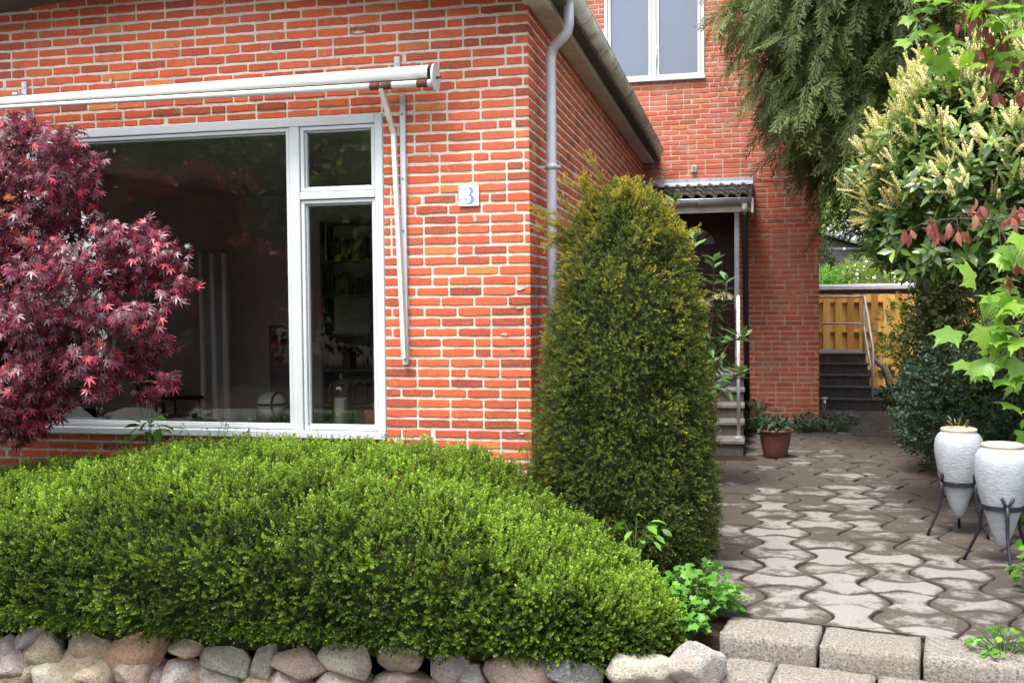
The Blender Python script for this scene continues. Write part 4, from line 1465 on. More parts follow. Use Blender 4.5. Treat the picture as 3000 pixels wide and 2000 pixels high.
gs = thing('garden_shed', 'low flat-roofed grey shed behind the larch fence', 'shed', (2, 23, 0))
b = MB()
b.box(-2, 3.6, 21.1, 24, -.03, 1.93)
b.build('wall', M['grey_wall'], gs)
b = MB()
b.box(-2.2, 3.75, 20.9, 24.2, 1.935, 2.01, 0, .01)
b.build('roof', M['white'], gs)
b = MB()
b.box(-2.2, 3.75, 20.86, 20.898, 1.90, 1.985, 0, .01)
b.build('fascia', M['zinc'], gs)
nb = thing('neighbour_house', 'grey gabled outbuilding among the trees beyond the shed', 'outbuilding', (1, 32, 0))
b = MB()
b.extrude([(-3.0, 0), (4.4, 0), (4.4, 2.88), (.7, 4.13), (-3.0, 2.88)], 'Y', 31.5, 37)
b.build('wall', M['grey_wall'], nb)
b = MB()
for (xa, za, xb, zb) in ((-3.4, 2.80, .7, 4.18), (.7, 4.18, 4.8, 2.80)):
    b.extrude([(xa, za), (xb, zb), (xb, zb + .08), (xa, za + .08)], 'Y', 31.1, 37.4)
b.build('roof', M['grey_roof'], nb)
b = MB()
b.box(-2.9, 4.3, 31.46, 31.498, 3.24, 3.30)
b.build('cornice', M['zinc'], nb)
# ------------------------------------------------------------ planting
def at(px, py, Y):
    """measured point of the photograph taken onto the plane at depth Y (used to read off real positions)"""
    d = cam.matrix_world.to_3x3() @ Vector(((px - 1500) / 3000, -(py - 1000) / 3000, -1))
    s_ = Y / d.y
    return np.array((d.x * s_, Y, 1.58 + d.z * s_))

UP = np.array((0, 0, 1.0))
from mathutils import kdtree
def clumps(P, n_, k, rad, seed=0):
    """distance of each point to its clump centre (0..1) and a random tone per clump"""
    g_ = np.random.default_rng(seed)
    cs = P[g_.choice(len(P), k, replace=False)] + n_[:0].sum()
    kd = kdtree.KDTree(k)
    for i, c_ in enumerate(cs):
        kd.insert(c_, i)
    kd.balance()
    tone = g_.normal(0, 1, k)
    big = g_.uniform(.6, 1.4, k)
    ds, ts, cen = np.empty(len(P)), np.empty(len(P)), np.empty((len(P), 3))
    for i, p_ in enumerate(P):
        c_, j, d__ = kd.find(p_)
        ds[i] = min(1.3, d__ / (rad * big[j])); ts[i] = tone[j]; cen[i] = c_
    return ds, ts, cen

# ---- clipped small-leaved hedge
hx = np.array([-7.2, -6.6, -5.0, -4.2, -3.4, -2.0, -1.5, -1.30, -1.05, -.73, -.50, -.36])
hH = np.array([.28, .34, .42, .58, .67, .69, .62, .52, .40, .26, .13, .02])
hyf = np.array([4.63, 4.63, 4.63, 4.63, 4.62, 4.62, 4.63, 4.64, 4.68, 4.76, 4.87, 5.0])
hyb = np.array([6.22, 6.22, 6.22, 6.22, 6.22, 6.22, 6.22, 6.15, 5.80, 5.55, 5.35, 5.15])
def hedge_pt(x, th, k=1.0):
    H, yf, yb = np.interp(x, hx, hH), np.interp(x, hx, hyf), np.interp(x, hx, hyb)
    yc, hw = (yf + yb) / 2, (yb - yf) / 2
    c_, s_ = np.cos(th), np.sin(th)
    e = .55
    y = yc - hw * np.sign(c_) * np.abs(c_) ** e * (.97 + .03 * s_) * k
    z = -.11 + (H + .11) * np.abs(s_) ** e * (.86 + .20 * (y - yf) / (yb - yf)) * k
    return np.stack([x, y, z], -1)
def hedge_nrm(x, th):
    a = hedge_pt(x, th + .02) - hedge_pt(x, th - .02)
    b_ = hedge_pt(x + .03, th) - hedge_pt(x - .03, th)
    n_ = norm(np.cross(b_, a))
    return -n_ if n_[..., 2].mean() < 0 else n_
hedge = thing('hedge', 'low clipped small-leaved green hedge in front of the big window', 'hedge', (-3.3, 5.4, 0))
N = 36000
hx_ = rng.uniform(-7.0, hx[-1], N)
tt = np.linspace(.02, 3.12, 400)
pp = hedge_pt(np.full(400, -3.0), tt)
al = np.concatenate([[0], np.cumsum(np.linalg.norm(np.diff(pp, axis=0), axis=1))])
th_ = np.interp(rng.uniform(0, al[-1] * .86, N), al, tt)
P = hedge_pt(hx_, th_)
n_ = hedge_nrm(hx_, th_)
bump_ = lump(P, 2.2, 3) * .045 + lump(P, 1.1, 5) * .05 + lump(P, 6.5, 4) * .036
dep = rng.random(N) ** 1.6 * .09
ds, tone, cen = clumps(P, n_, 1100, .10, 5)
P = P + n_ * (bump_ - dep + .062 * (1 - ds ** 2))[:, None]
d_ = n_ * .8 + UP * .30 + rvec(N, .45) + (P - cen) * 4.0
tint = .10 * tone + .16 * (.6 - ds) + .25 + .13 * lump(P, 2.4, 9) + .14 * lump(P, 7, 10) + np.clip(n_[:, 2], 0, 1) * .44 - .07 + rng.normal(0, .09, N) - dep * 1.5  # besides new growth, top light and crevice shade are painted into the tint
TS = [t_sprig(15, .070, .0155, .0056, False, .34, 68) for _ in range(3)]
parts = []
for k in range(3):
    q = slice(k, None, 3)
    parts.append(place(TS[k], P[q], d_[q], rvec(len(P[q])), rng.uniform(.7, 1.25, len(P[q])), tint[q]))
# a few long wispy shoots under the mullion
q_ = rng.uniform(-3.75, -2.5, 46)
P3_ = hedge_pt(q_, rng.uniform(1.7, 2.4, 46))
parts.append(place(t_sprig(15, .24, .020, .0060, False, .2, 52), P3_, UP + rvec(46, .25), rvec(46), rng.uniform(.6, 1.1, 46), rng.uniform(.45, .8, 46)))
# tongues hanging over the boulders
q_ = rng.uniform(-5.6, -.55, 2600)
hang = .0 + .10 * np.clip(lump(np.stack([q_ * 2.2, q_ * 0, q_ * 0], 1), 2.0, 77) + .25, 0, 1)
P3_ = np.stack([q_, np.interp(q_, hx, hyf) + rng.uniform(-.02, .06, 2600), -.005 - hang * rng.random(2600) * 1.0 + .06 * rng.random(2600)], 1)
parts.append(place(TS[0], P3_, np.array((0, -.7, -.55)) + rvec(2600, .45), UP + rvec(2600, .4), rng.uniform(.6, 1.1, 2600), .30 + .12 * rng.normal(0, 1, 2600)))
# upright new shoots
M_ = 900
sx = rng.uniform(-6.5, -1.0, M_)
sth = rng.uniform(.75, 2.7, M_)
P2 = hedge_pt(sx, sth) + UP * .0
keep = rng.random(M_) < .35 + .65 * (lump(P2, 2.0, 21) > .1)
P2 = P2[keep]
parts.append(place(t_sprig(13, .15, .017, .0048, False, .2, 48), P2, UP + rvec(len(P2), .22), rvec(len(P2)), rng.uniform(.6, 1.25, len(P2)), rng.uniform(.5, .85, len(P2))))
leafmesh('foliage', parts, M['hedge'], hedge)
q_ = rng.integers(0, N, 900)
leafmesh('twigs', [place(t_diamond(.02), P[q_] - n_[q_] * .03, n_[q_] * .5 + rvec(900, .7), rvec(900), rng.uniform(.06, .13, 900), rng.random(900))], M['twig'], hedge)
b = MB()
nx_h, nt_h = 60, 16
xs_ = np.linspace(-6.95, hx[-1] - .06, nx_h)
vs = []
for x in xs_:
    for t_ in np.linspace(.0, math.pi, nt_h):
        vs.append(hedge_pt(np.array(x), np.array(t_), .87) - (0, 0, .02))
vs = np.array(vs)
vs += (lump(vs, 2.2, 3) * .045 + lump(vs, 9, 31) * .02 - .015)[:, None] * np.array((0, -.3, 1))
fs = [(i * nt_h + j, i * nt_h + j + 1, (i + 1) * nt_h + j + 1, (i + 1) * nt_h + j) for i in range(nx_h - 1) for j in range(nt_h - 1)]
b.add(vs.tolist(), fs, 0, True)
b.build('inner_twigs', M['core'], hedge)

# ---- yew column
YX, YY = -.71, 6.12
yew = thing('yew_bush', 'clipped dark green yew column with golden new tips beside the house corner', 'bush', (YX, YY, 0))
yz = np.array([-.04, .15, .45, .95, 1.35, 1.75, 2.03, 2.18, 2.27, 2.32])
yr = np.array([.40, .465, .495, .47, .43, .365, .275, .175, .08, .01])
N = 25000
z_ = rng.uniform(-.03, 2.32, N * 3)
w_ = np.interp(z_, yz, yr) + .12 * (z_ > 2.0)
z_ = z_[rng.random(N * 3) < w_ / .53][:N]
N = len(z_)
an = rng.uniform(0, 2 * math.pi, N)
r_ = np.interp(z_, yz, yr)
ux = np.stack([np.cos(an), np.sin(an), np.zeros(N)], 1)
slope = (np.interp(z_ + .03, yz, yr) - np.interp(z_ - .03, yz, yr)) / .06
n_ = norm(ux - UP * np.clip(slope, -3, .6)[:, None])
P = np.array((YX, YY, 0)) + ux * r_[:, None] + UP * z_[:, None]
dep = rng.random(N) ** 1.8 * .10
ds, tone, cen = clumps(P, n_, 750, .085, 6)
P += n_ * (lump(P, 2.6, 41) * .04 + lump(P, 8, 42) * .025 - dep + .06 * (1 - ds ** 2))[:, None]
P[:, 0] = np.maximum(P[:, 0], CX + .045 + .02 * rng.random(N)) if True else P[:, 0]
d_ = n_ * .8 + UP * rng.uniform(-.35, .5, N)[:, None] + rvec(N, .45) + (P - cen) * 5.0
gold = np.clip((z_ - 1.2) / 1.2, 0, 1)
tint = .36 + .07 * tone + .16 * (.55 - ds) + .12 * lump(P, 3, 43) + rng.normal(0, .10, N) - dep * 1.6 + gold * .12 + (ds < .75) * (np.sin(tone * 3) > .1) * (rng.random(N) < (.04 + .70 * gold)) * rng.uniform(.2, .5, N)  # golden tips; shade inside and between clumps is painted into the tint
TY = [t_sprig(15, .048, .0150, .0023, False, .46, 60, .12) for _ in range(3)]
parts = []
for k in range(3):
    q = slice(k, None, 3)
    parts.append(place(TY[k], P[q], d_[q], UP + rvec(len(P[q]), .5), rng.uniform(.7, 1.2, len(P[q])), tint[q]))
# long untrimmed leaders at the top
for (px, py, ex, ey) in tuple((1800 + 95 * u_ + rng.normal(0, 12), 640 + 60 * abs(u_), 1790 + 165 * u_ + rng.normal(0, 30), 545 + 95 * u_ * u_ + rng.normal(0, 22)) for u_ in np.linspace(-1.3, 1.3, 22)) + ((1790, 590, 1722, 455), (1745, 620, 1650, 525), (1840, 575, 1842, 532), (1710, 650, 1570, 610), (1660, 720, 1580, 665), (1760, 600, 1700, 520), (1930, 640, 1950, 595)):
    a_, b2 = at(px, py, YY - .1), at(ex, ey, YY - .2)
    k = 44
    s_ = np.linspace(0, 1, k)[:, None]
    Q = a_ + (b2 - a_) * s_ + rvec(k, .008)
    dd = norm(b2 - a_) + rvec(k, .45)
    parts.append(place(TY[0], Q, dd, UP + rvec(k, .4), rng.uniform(.7, 1.1, k), .55 + .4 * s_[:, 0]))
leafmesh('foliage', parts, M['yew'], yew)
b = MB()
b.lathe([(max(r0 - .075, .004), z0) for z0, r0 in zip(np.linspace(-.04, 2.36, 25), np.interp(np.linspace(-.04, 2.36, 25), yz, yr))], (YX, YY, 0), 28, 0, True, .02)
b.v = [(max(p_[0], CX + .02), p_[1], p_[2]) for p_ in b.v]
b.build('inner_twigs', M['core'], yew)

# ---- red Japanese maple in front of the window
def stemtube(mb, a_, b2, r0, r1, sag=.0, n=6, wob=.02, mi=0):
    a_, b2 = np.asarray(a_, float), np.asarray(b2, float)
    pts = []
    for i in range(n + 1):
        s_ = i / n
        q = a_ + (b2 - a_) * s_ + np.array((0, 0, sag * math.sin(math.pi * s_)))
        if 0 < i < n: q = q + rng.normal(0, wob, 3)
        pts.append(tuple(q))
    mb.tube(pts, [r0 + (r1 - r0) * i / n for i in range(n + 1)], 7, mi, False)
    return pts
MX, MY = -5.0, 5.75
mp = thing('japanese_maple', 'purple-leaved Japanese maple growing in front of the big window', 'tree', (MX, MY, 0))
JM = t_palm([(-118, .42), (-78, .74), (-38, .95), (0, 1.0), (38, .95), (78, .74), (118, .42)], .34, .30)
cl = [(60, 385, 75), (170, 410, 70), (255, 470, 45), (60, 500, 95), (190, 540, 90), (90, 650, 110), (230, 640, 70), (330, 690, 60), (420, 685, 60), (470, 745, 70), (545, 830, 32), (500, 870, 35),
      (400, 800, 80), (300, 790, 80), (160, 780, 110), (50, 800, 100), (70, 930, 100), (190, 950, 90), (300, 920, 80), (400, 935, 65), (455, 1010, 45), (370, 1060, 70), (480, 1110, 38), (260, 1060, 70),
      (120, 1070, 90), (50, 1180, 80), (290, 1140, 45), (150, 1170, 60), (430, 1150, 35), (60, 1260, 60)]
cl += [(20, 1030, 90), (90, 1210, 70), (-20, 1150, 110)]
for k in range(36):
    cl.append((rng.uniform(-650, -40), rng.uniform(380, 1230), 105))
b = MB()
root_top = np.array((MX, MY, .75))
stemtube(b, (MX, MY, -.05), root_top, .05, .038)
parts = []
for (px, py, rr) in cl:
    Yc = 5.55 + rng.uniform(-.28, .30)
    c_ = at(px, py, Yc)
    rad = rr / 3000 * 6.4
    n = max(22, int(60 * (rr / 100) ** 2 * 4.6))
    off = rvec(n)
    off = off / np.maximum(np.linalg.norm(off, axis=1, keepdims=True), 1e-6) * (rng.random((n, 1)) ** .45)
    Q = c_ + off * rad * np.array((1.2, 1.25, .80))
    Q[:, 1] = np.minimum(Q[:, 1], 6.36)
    outw = norm(Q - np.array((MX + .3, MY + .5, 0)) * (1, 1, 0) - np.array((0, 0, 1.6)) * 1)
    dirs = outw * .45 - UP * rng.uniform(.25, 1.0, n)[:, None] + rvec(n, .45) + np.array((.1, -.3, 0))
    nn = UP * .55 + np.array((0, -1.0, 0)) + rvec(n, .45)
    ti = .42 + .18 * rng.normal(0, 1, n) + (rng.random(n) < .13) * .42
    parts.append(place(JM, Q, dirs, nn, rng.uniform(.042, .068, n), ti))
    mid = root_top + (c_ - root_top) * .5 + np.array((0, .05, .12))
    stemtube(b, root_top + (mid - root_top) * rng.uniform(.0, .5) + np.array((0, .12, 0)), c_ + np.array((0, .12, -.02)), .010, .003, .08, 5)
leafmesh('leaves', parts, M['maple'], mp)
b.build('trunk', M['bark'], mp)

# ---- drooping cypress over the house corner
TX, TY_ = 1.95, 12.2
cy = thing('cypress_tree', 'tall dark cypress with drooping sprays hanging over the corner of the tall brick block', 'tree', (TX, TY_, 0))
def t_spray(n=9, L=.30):
    V, F, T = [], [], []
    def strip(p, q, w, t0):
        d = q - p
        s_ = np.cross(d, (0, 0, 1.0)); s_ /= max(np.linalg.norm(s_), 1e-6)
        b_ = len(V)
        m = (p + q) / 2
        V.extend([p, m + s_ * w, q, m - s_ * w]); F.append((b_, b_ + 1, b_ + 2, b_ + 3)); T.extend([t0, t0 + .05, t0 + .22, t0 + .05])
    ax = [np.array((0, L * i / n, -.10 * L * (i / n) ** 2 * 3)) for i in range(n + 1)]
    for i in range(n):
        strip(ax[i], ax[i + 1], .006, -.15)
        for sg_ in (-1, 1):
            an = R(38 + random.uniform(-10, 10))
            l = L * .42 * (1 - .55 * i / n) * random.uniform(.8, 1.15)
            q = ax[i] + np.array((sg_ * math.sin(an) * l, math.cos(an) * l, -.16 * l + random.uniform(-.02, .02)))
            strip(ax[i], q, .0055, .0)
            for j in (.35, .6, .85):
                m = ax[i] + (q - ax[i]) * j
                l2 = l * .42 * (1.1 - j * .5)
                a2 = sg_ * random.choice((.15, 1.25))
                strip(m, m + np.array((math.sin(a2) * l2, math.cos(a2) * l2, -.25 * l2)), .0045, .08)
    return np.array(V), [np.array(F)], np.array(T)
cz = np.array([2.55, 2.9, 3.3, 3.7, 4.2, 5.0, 6.0, 6.9, 7.6])
cr = np.array([.35, .75, 1.10, 1.45, 1.80, 1.95, 1.85, 1.3, .15])
K = 900
zc = rng.uniform(2.55, 7.5, K * 3)
zc = zc[rng.random(K * 3) < (np.interp(zc, cz, cr) / 2.6) * np.where(zc < 6, 1, .45)][:K]
K = len(zc)
an = rng.uniform(0, 2 * math.pi, K)
rf = rng.uniform(.55, 1.0, K) ** .6
rr = np.interp(zc, cz, cr) * rf * (1 + .16 * np.sin(an * 5 + zc * 2.1))
BC = np.stack([TX + rr * np.cos(an), TY_ + rr * np.sin(an), zc], 1)
ok = ~((BC[:, 0] < 1.0) & (BC[:, 1] > 13.5))
BC, an, rf = BC[ok], an[ok], rf[ok]
K = len(BC)
b = MB()
stemtube(b, (TX, TY_, -.05), (TX + .1, TY_, 5.0), .19, .13, 0, 6, .015)
stemtube(b, (TX + .1, TY_, 4.98), (TX, TY_, 7.4), .13, .02, 0, 6, .02)
for k in range(0, K, 5):
    stemtube(b, (TX + .05, TY_, BC[k][2] + .25), BC[k] + np.array((0, 0, .1)), .028, .007, .22, 5, .03)
b.build('trunk', M['bark'], cy)
parts = []
TC = [t_spray(9, .32), t_spray(8, .28)]
m = 13
ctint = .42 + .22 * lump(BC, 1.3, 61)
Q = np.repeat(BC, m, 0) + rvec(K * m, .17) * np.array((1, 1, 1.25))
ow = np.repeat(np.stack([np.cos(an), np.sin(an), np.zeros(K)], 1), m, 0)
dirs = ow * rng.uniform(.3, .9, K * m)[:, None] - UP * rng.uniform(.35, 1.25, K * m)[:, None] + rvec(K * m, .30)
ti = np.repeat(ctint, m) + rng.normal(0, .10, K * m)
ok = ~((Q[:, 0] < 1.0) & (Q[:, 1] > 13.7)) & (Q[:, 0] > -.28 - .1 * rng.random(len(Q)))
Q, dirs, ti, ow = Q[ok], dirs[ok], ti[ok], ow[ok]
for k in range(2):
    q = slice(k, None, 2)
    parts.append(place(TC[k], Q[q], dirs[q], ow[q] + UP * .5 + rvec(len(Q[q]), .4), rng.uniform(.75, 1.35, len(Q[q])), ti[q]))
leafmesh('crown', parts, M['cypress'], cy)

# ---- flowering cherry laurel
lau = thing('cherry_laurel', 'cherry laurel bush covered in upright cream flower spikes', 'bush', (2.9, 8.3, 0))
LC, LR = np.array((2.42, 8.0, 2.40)), np.array((1.72, 1.35, 1.10))
def t_spike():
    V, F, T = [], [], []
    n = 40
    for i in range(n):                                # many tiny florets round a thin axis
        s_ = .14 + .86 * (i + random.random()) / n
        a_ = i * 2.4 + random.uniform(-.3, .3)
        r_ = (.062 - .034 * max(0, s_ - .6) / .4) * random.uniform(.8, 1.25)
        o = np.array((math.cos(a_), 0, math.sin(a_)))
        t_ = np.array((-math.sin(a_), 0, math.cos(a_)))
        c_ = np.array((0, s_, 0)) + o * r_ * .55
        up_ = np.array((0, 1.0, 0)) * .030 + o * .022
        w_ = .040 * random.uniform(.8, 1.2)
        b_ = len(V)
        V += [c_ - up_ - o * r_ * .4, c_ + t_ * w_, c_ + up_ + o * r_ * .5, c_ - t_ * w_]
        F.append((b_, b_ + 1, b_ + 2, b_ + 3))
        q_ = random.uniform(-.35, .35)
        T += [q_ - .25, q_, q_ + .2, q_]
    b_ = len(V)
    V += [np.array(v_) for v_ in ((-.012, 0, 0), (.012, 0, 0), (.006, .95, 0), (-.006, .95, 0))]; T += [-.6] * 4
    F.append((b_, b_ + 1, b_ + 2, b_ + 3))
    return np.array(V, float), [np.array(F)], np.array(T)
N = 2100
u = norm(rvec(N))
u[:, 2] = np.where(u[:, 2] < -.55, -u[:, 2], u[:, 2])
u = norm(u)
k_ = 1 + .13 * lump(u, 2.0, 71) + .09 * lump(u, 5, 72)
PR = LC + u * LR * k_[:, None] * rng.uniform(.86, 1.02, (N, 1))
nrm_ = norm(u / LR)
lt, sp_ = [], []
TL = t_leaf(.19, .05, .14)
shoot = norm(nrm_ * .8 + UP * .55 + rvec(N, .25))
for j in range(8):
    az = j * 2.4 + rng.uniform(0, .5, N)
    t1 = norm(np.cross(shoot, rvec(N)))
    t1 = norm(np.cross(shoot, np.array((.3, .2, 1.0))))
    t2 = np.cross(shoot, t1)
    side = t1 * np.cos(az)[:, None] + t2 * np.sin(az)[:, None]
    dd = side * (1.0 if j < 5 else .6) + shoot * (.25 if j < 5 else .8) - UP * .1
    pos = PR - shoot * (.012 * (7 - j))[..., None] if False else PR - shoot * .012 * (7 - j)
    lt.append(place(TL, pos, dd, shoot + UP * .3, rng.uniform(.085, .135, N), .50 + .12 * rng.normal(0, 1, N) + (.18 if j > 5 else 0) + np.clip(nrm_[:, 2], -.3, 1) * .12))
fl = (nrm_[:, 2] > -.30) & (rng.random(N) < .80)
PF, SF = PR[fl], shoot[fl]
TSP = [t_spike() for _ in range(3)]
for j in range(4):
    n = len(PF)
    dd = SF + rvec(n, .34) + UP * .35
    s_ = rng.uniform(.12, .19, n)
    mkeep = rng.random(n) < (1.0 if j < 2 else .7)
    sp_.append(place(TSP[j % 3], (PF + SF * .02 + rvec(n, .018))[mkeep], dd[mkeep], rvec(n)[mkeep], s_[mkeep], rng.uniform(.35, .85, n)[mkeep]))
# inner leaves
N2 = 2200
u2 = norm(rvec(N2))
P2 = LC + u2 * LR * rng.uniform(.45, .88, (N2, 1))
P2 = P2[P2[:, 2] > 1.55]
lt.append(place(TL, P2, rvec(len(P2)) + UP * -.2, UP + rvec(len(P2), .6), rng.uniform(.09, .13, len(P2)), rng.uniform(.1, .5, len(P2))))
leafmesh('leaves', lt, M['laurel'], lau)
leafmesh('flower_spikes', sp_, M['spike'], lau)
b = MB()
for (dx, dy) in ((0, 0), (.25, .1), (-.2, .15), (.1, -.2)):
    stemtube(b, (2.9 + dx * .3, 8.4 + dy * .3, -.05), (2.7 + dx * 2.6, 8.2 + dy * 2.2, 2.1), .045, .02, .0, 6, .03)
for k in range(0, N, 9):
    c0 = np.array((2.75, 8.2, 1.7)) + rvec(1, .18)[0]
    stemtube(b, c0, PR[k] - shoot[k] * .06, .013, .004, -.08, 4, .03)
b.build('trunk', M['bark'], lau)

# ---- generic shrub and tree builders
def shrub(name, lab, cat, c, rad, n, T, mat, size, tint, stems=7, up=.3, group=None, seed=1, base=0.0, bark='bark', shell=.55, droop=.2):
    o = thing(name, lab, cat, (c[0], c[1], base), group)
    u = norm(rvec(n))
    k = 1 + .16 * lump(u, 2.2, seed) + .12 * lump(u, 5.5, seed + 1)
    P_ = np.array(c) + u * np.array(rad) * k[:, None] * (rng.uniform(shell ** 2, 1, (n, 1)) ** .5)
    kk = P_[:, 2] > base + .01
    P_, u = P_[kk], u[kk]
    m = len(P_)
    dd = u * .8 + UP * up + rvec(m, .55) - UP * droop
    t_ = tint + .16 * lump(P_, 2.0 / max(rad), seed + 2) + rng.normal(0, .13, m)
    leafmesh('foliage', [place(T, P_, dd, UP + u * .4 + rvec(m, .5), rng.uniform(.75, 1.25, m) * size, t_)], mat, o)
    b = MB()
    for i in range(stems):
        q = P_[rng.integers(m)]
        stemtube(b, (c[0] + rng.normal(0, .05), c[1] + rng.normal(0, .05), base - .03), q, .016 + .006 * max(rad), .004, .05, 5, .03)
    b.build('stem', M[bark], o)
    return o

def tree(name, lab, base, h, rad, n, size, mat, tint, clumps=60, seed=1, group=None, low=.25, crown_bias=1.0, bark='bark'):
    o = thing(name, lab, 'tree', base, group)
    g_ = np.random.default_rng(seed)
    bz = np.array(base, float)
    b = MB()
    lean = g_.normal(0, .15, 2)
    top = bz + np.array((lean[0], lean[1], h * .85))
    stemtube(b, bz - np.array((0, 0, .1)), bz + (top - bz) * .5, .035 * h * .6, .02 * h * .6, 0, 5, .03)
    stemtube(b, bz + (top - bz) * .49, top, .02 * h * .6, .02, 0, 5, .05)
    cc = bz + np.array((0, 0, h * (low + (1 - low) / 2)))
    rz = h * (1 - low) / 2
    u = norm(g_.normal(size=(clumps, 3)))
    cp = cc + u * np.array((rad, rad, rz)) * (g_.uniform(.25, 1, (clumps, 1)) ** .5) * .86
    for k in range(0, clumps, 2):
        s_ = min(.9, max(.15, (cp[k][2] - bz[2]) / h - .12))
        stemtube(b, bz + (top - bz) * s_, cp[k], .012 * h * .5, .008, .1, 5, .06)
    m = n // clumps
    cr_ = rad * g_.uniform(.20, .40, clumps)
    off = norm(g_.normal(size=(clumps * m, 3))) * (g_.random((clumps * m, 1)) ** .4)
    P_ = np.repeat(cp, m, 0) + off * np.repeat(cr_, m)[:, None] * np.array((1, 1, .75))
    ct = tint + g_.normal(0, .14, clumps)
    t_ = np.repeat(ct, m) + g_.normal(0, .12, clumps * m)
    leafmesh('crown', [place(t_diamond(.32), P_, off + g_.normal(0, .6, (clumps * m, 3)) - UP * .2, UP + g_.normal(0, .7, (clumps * m, 3)), g_.uniform(.7, 1.3, clumps * m) * size, t_)], mat, o)
    b.build('trunk', M[bark], o)
    return o

LEAF = t_leaf(.26, .07, .15)
SMALL = t_sprig(9, .12, .045, .012, False, .25, 60)
# right-hand border and back yard
shrub('evergreen_shrub', 'dusky blue-green small-leaved shrub at the edge of the path behind the urns', 'shrub', (2.05, 10.3, .62), (.66, .7, .60), 1500, SMALL, M['bush'], 1.0, .5, seed=81)
shrub('evergreen_shrub', 'low dusky shrub spilling onto the path just behind the urn with dry stalks', 'shrub', (2.15, 8.9, .36), (.55, .5, .36), 900, SMALL, M['bush'], .9, .42, seed=84)
shrub('shade_shrub', 'dark shaded evergreen shrub under the flowering laurel', 'shrub', (3.2, 10.6, 1.25), (1.05, 1.5, 1.25), 2600, LEAF, M['laurel'], .10, .22, seed=87)
shrub('shade_shrub', 'tall dark shrub hiding the trunk of the cypress', 'shrub', (2.2, 11.0, 1.35), (.62, .7, 1.3), 2200, SMALL, M['darktree'], 1.1, .4, seed=88)
shrub('shade_shrub', 'dark glossy shrub filling the border beside the urns', 'shrub', (2.75, 7.1, .85), (.75, 1.0, .85), 1700, LEAF, M['laurel'], .10, .38, seed=90)
shrub('border_plant', 'bright green broad-leaved plant between the urns and the laurel', 'plant', (1.92, 7.25, .42), (.28, .30, .40), 120, LEAF, M['herb'], .12, .45, seed=93)
shrub('twiggy_shrub', 'thin twiggy olive shrub in front of the larch fence', 'shrub', (2.75, 18.3, .95), (.75, .5, .85), 520, SMALL, M['tree'], 1.1, .45, 12, seed=96, bark='palebark', shell=.2)
shrub('twiggy_shrub', 'dense leafy shrub at the right end of the larch fence', 'shrub', (3.5, 17.2, 1.25), (.85, .8, 1.2), 1500, SMALL, M['darktree'], 1.2, .55, 10, seed=99)
for i, (x, y, w, lab) in enumerate(((2.25, 16.9, .40, 'low dark ground-cover plant beside the foot of the back yard steps'), (2.85, 16.4, .45, 'low dark ground-cover plant at the far edge of the paving below the twiggy shrub'))):
    shrub('ground_cover_plant', lab, 'plant', (x, y, .12), (w, .45, .22), 380, LEAF, M['bush'], .09, .5, 4, seed=102 + i)
b = MB()
for (p0, p1, r0, r1) in (((2.38, 17.5, -.05), (2.15, 17.55, .62), .07, .055), ((2.15, 17.55, .60), (1.98, 17.6, .74), .045, .03)):
    stemtube(b, p0, p1, r0, r1, 0, 5, .01)
tag(b.build('tree_stump', M['palebark']), 'pale crooked cut stump leaning beside the back yard steps', 'stump')
shrub('flowering_shrub', 'bright green shrub with white flowers rising behind the shed roof', 'shrub', (2.9, 25.2, 1.5), (1.6, 1.0, 1.25), 3000, SMALL, M['tree'], 1.5, .75, 8, seed=110)
shrub('flowering_shrub', 'yellow-green shrub behind the shed roof close to the brick corner', 'shrub', (1.75, 25.0, 1.5), (.8, .8, 1.0), 1700, SMALL, M['herb'], 1.5, .75, 8, seed=113)
shrub('conifer_shrub', 'dark upright conifer shrub behind the shed', 'shrub', (1.55, 27.2, 1.7), (.7, .7, 1.95), 1800, SMALL, M['darktree'], 1.5, .4, 4, seed=116)
n = 110
P_ = np.array((3.0, 24.6, 2.25)) + rvec(n) * np.array((.6, .25, .25))
leafmesh('blossom', [place(t_diamond(.5), P_, rvec(n), rvec(n), rng.uniform(.05, .09, n), rng.uniform(.2, 1, n))], M['pale'], bpy.data.objects['flowering_shrub'])
tree('garden_tree', 'loose light green tree with sky showing through behind the grey gabled outbuilding', (2.6, 40, 0), 10.5, 3.0, 9000, .17, M['tree'], .75, 70, 121)
tree('garden_tree', 'broad leafy tree standing just right of the grey gabled outbuilding', (5.8, 30, 0), 9.0, 2.6, 8000, .16, M['tree'], .7, 60, 122)
tree('garden_tree', 'large dark tree rising behind the cypress', (6.3, 17, 0), 11, 3.2, 9000, .17, M['darktree'], .5, 70, 123)
tree('garden_tree', 'dark tree behind the red-leaved maple branch', (6.0, 10.5, 0), 8, 2.3, 7000, .15, M['darktree'], .55, 60, 124)
tree('garden_tree', 'far tall tree half hidden behind the brick corner', (-2.0, 46, 0), 12, 3.6, 7000, .22, M['tree'], .65, 60, 125)
tree('garden_tree', 'green tree outside the side window of the room', (-11.5, 10.2, 0), 6.5, 2.6, 6000, .16, M['tree'], .75, 60, 126, low=.1)
for k, x in enumerate((-31, -26.5, -22, -17.5, -13, -8.5, -4, 1.5, 6)):
    tree('street_tree', 'dark leafy tree across the road, mirrored in the window glass', (x + rng.uniform(-.8, .8), -15.5 - rng.uniform(0, 3), -.45), 10.5 + rng.uniform(-1.5, 1.5), 3.7, 9000, .30, M['tree'] if k % 2 else M['darktree'], .45, 90, 140 + k, 'street trees across the road', .02)
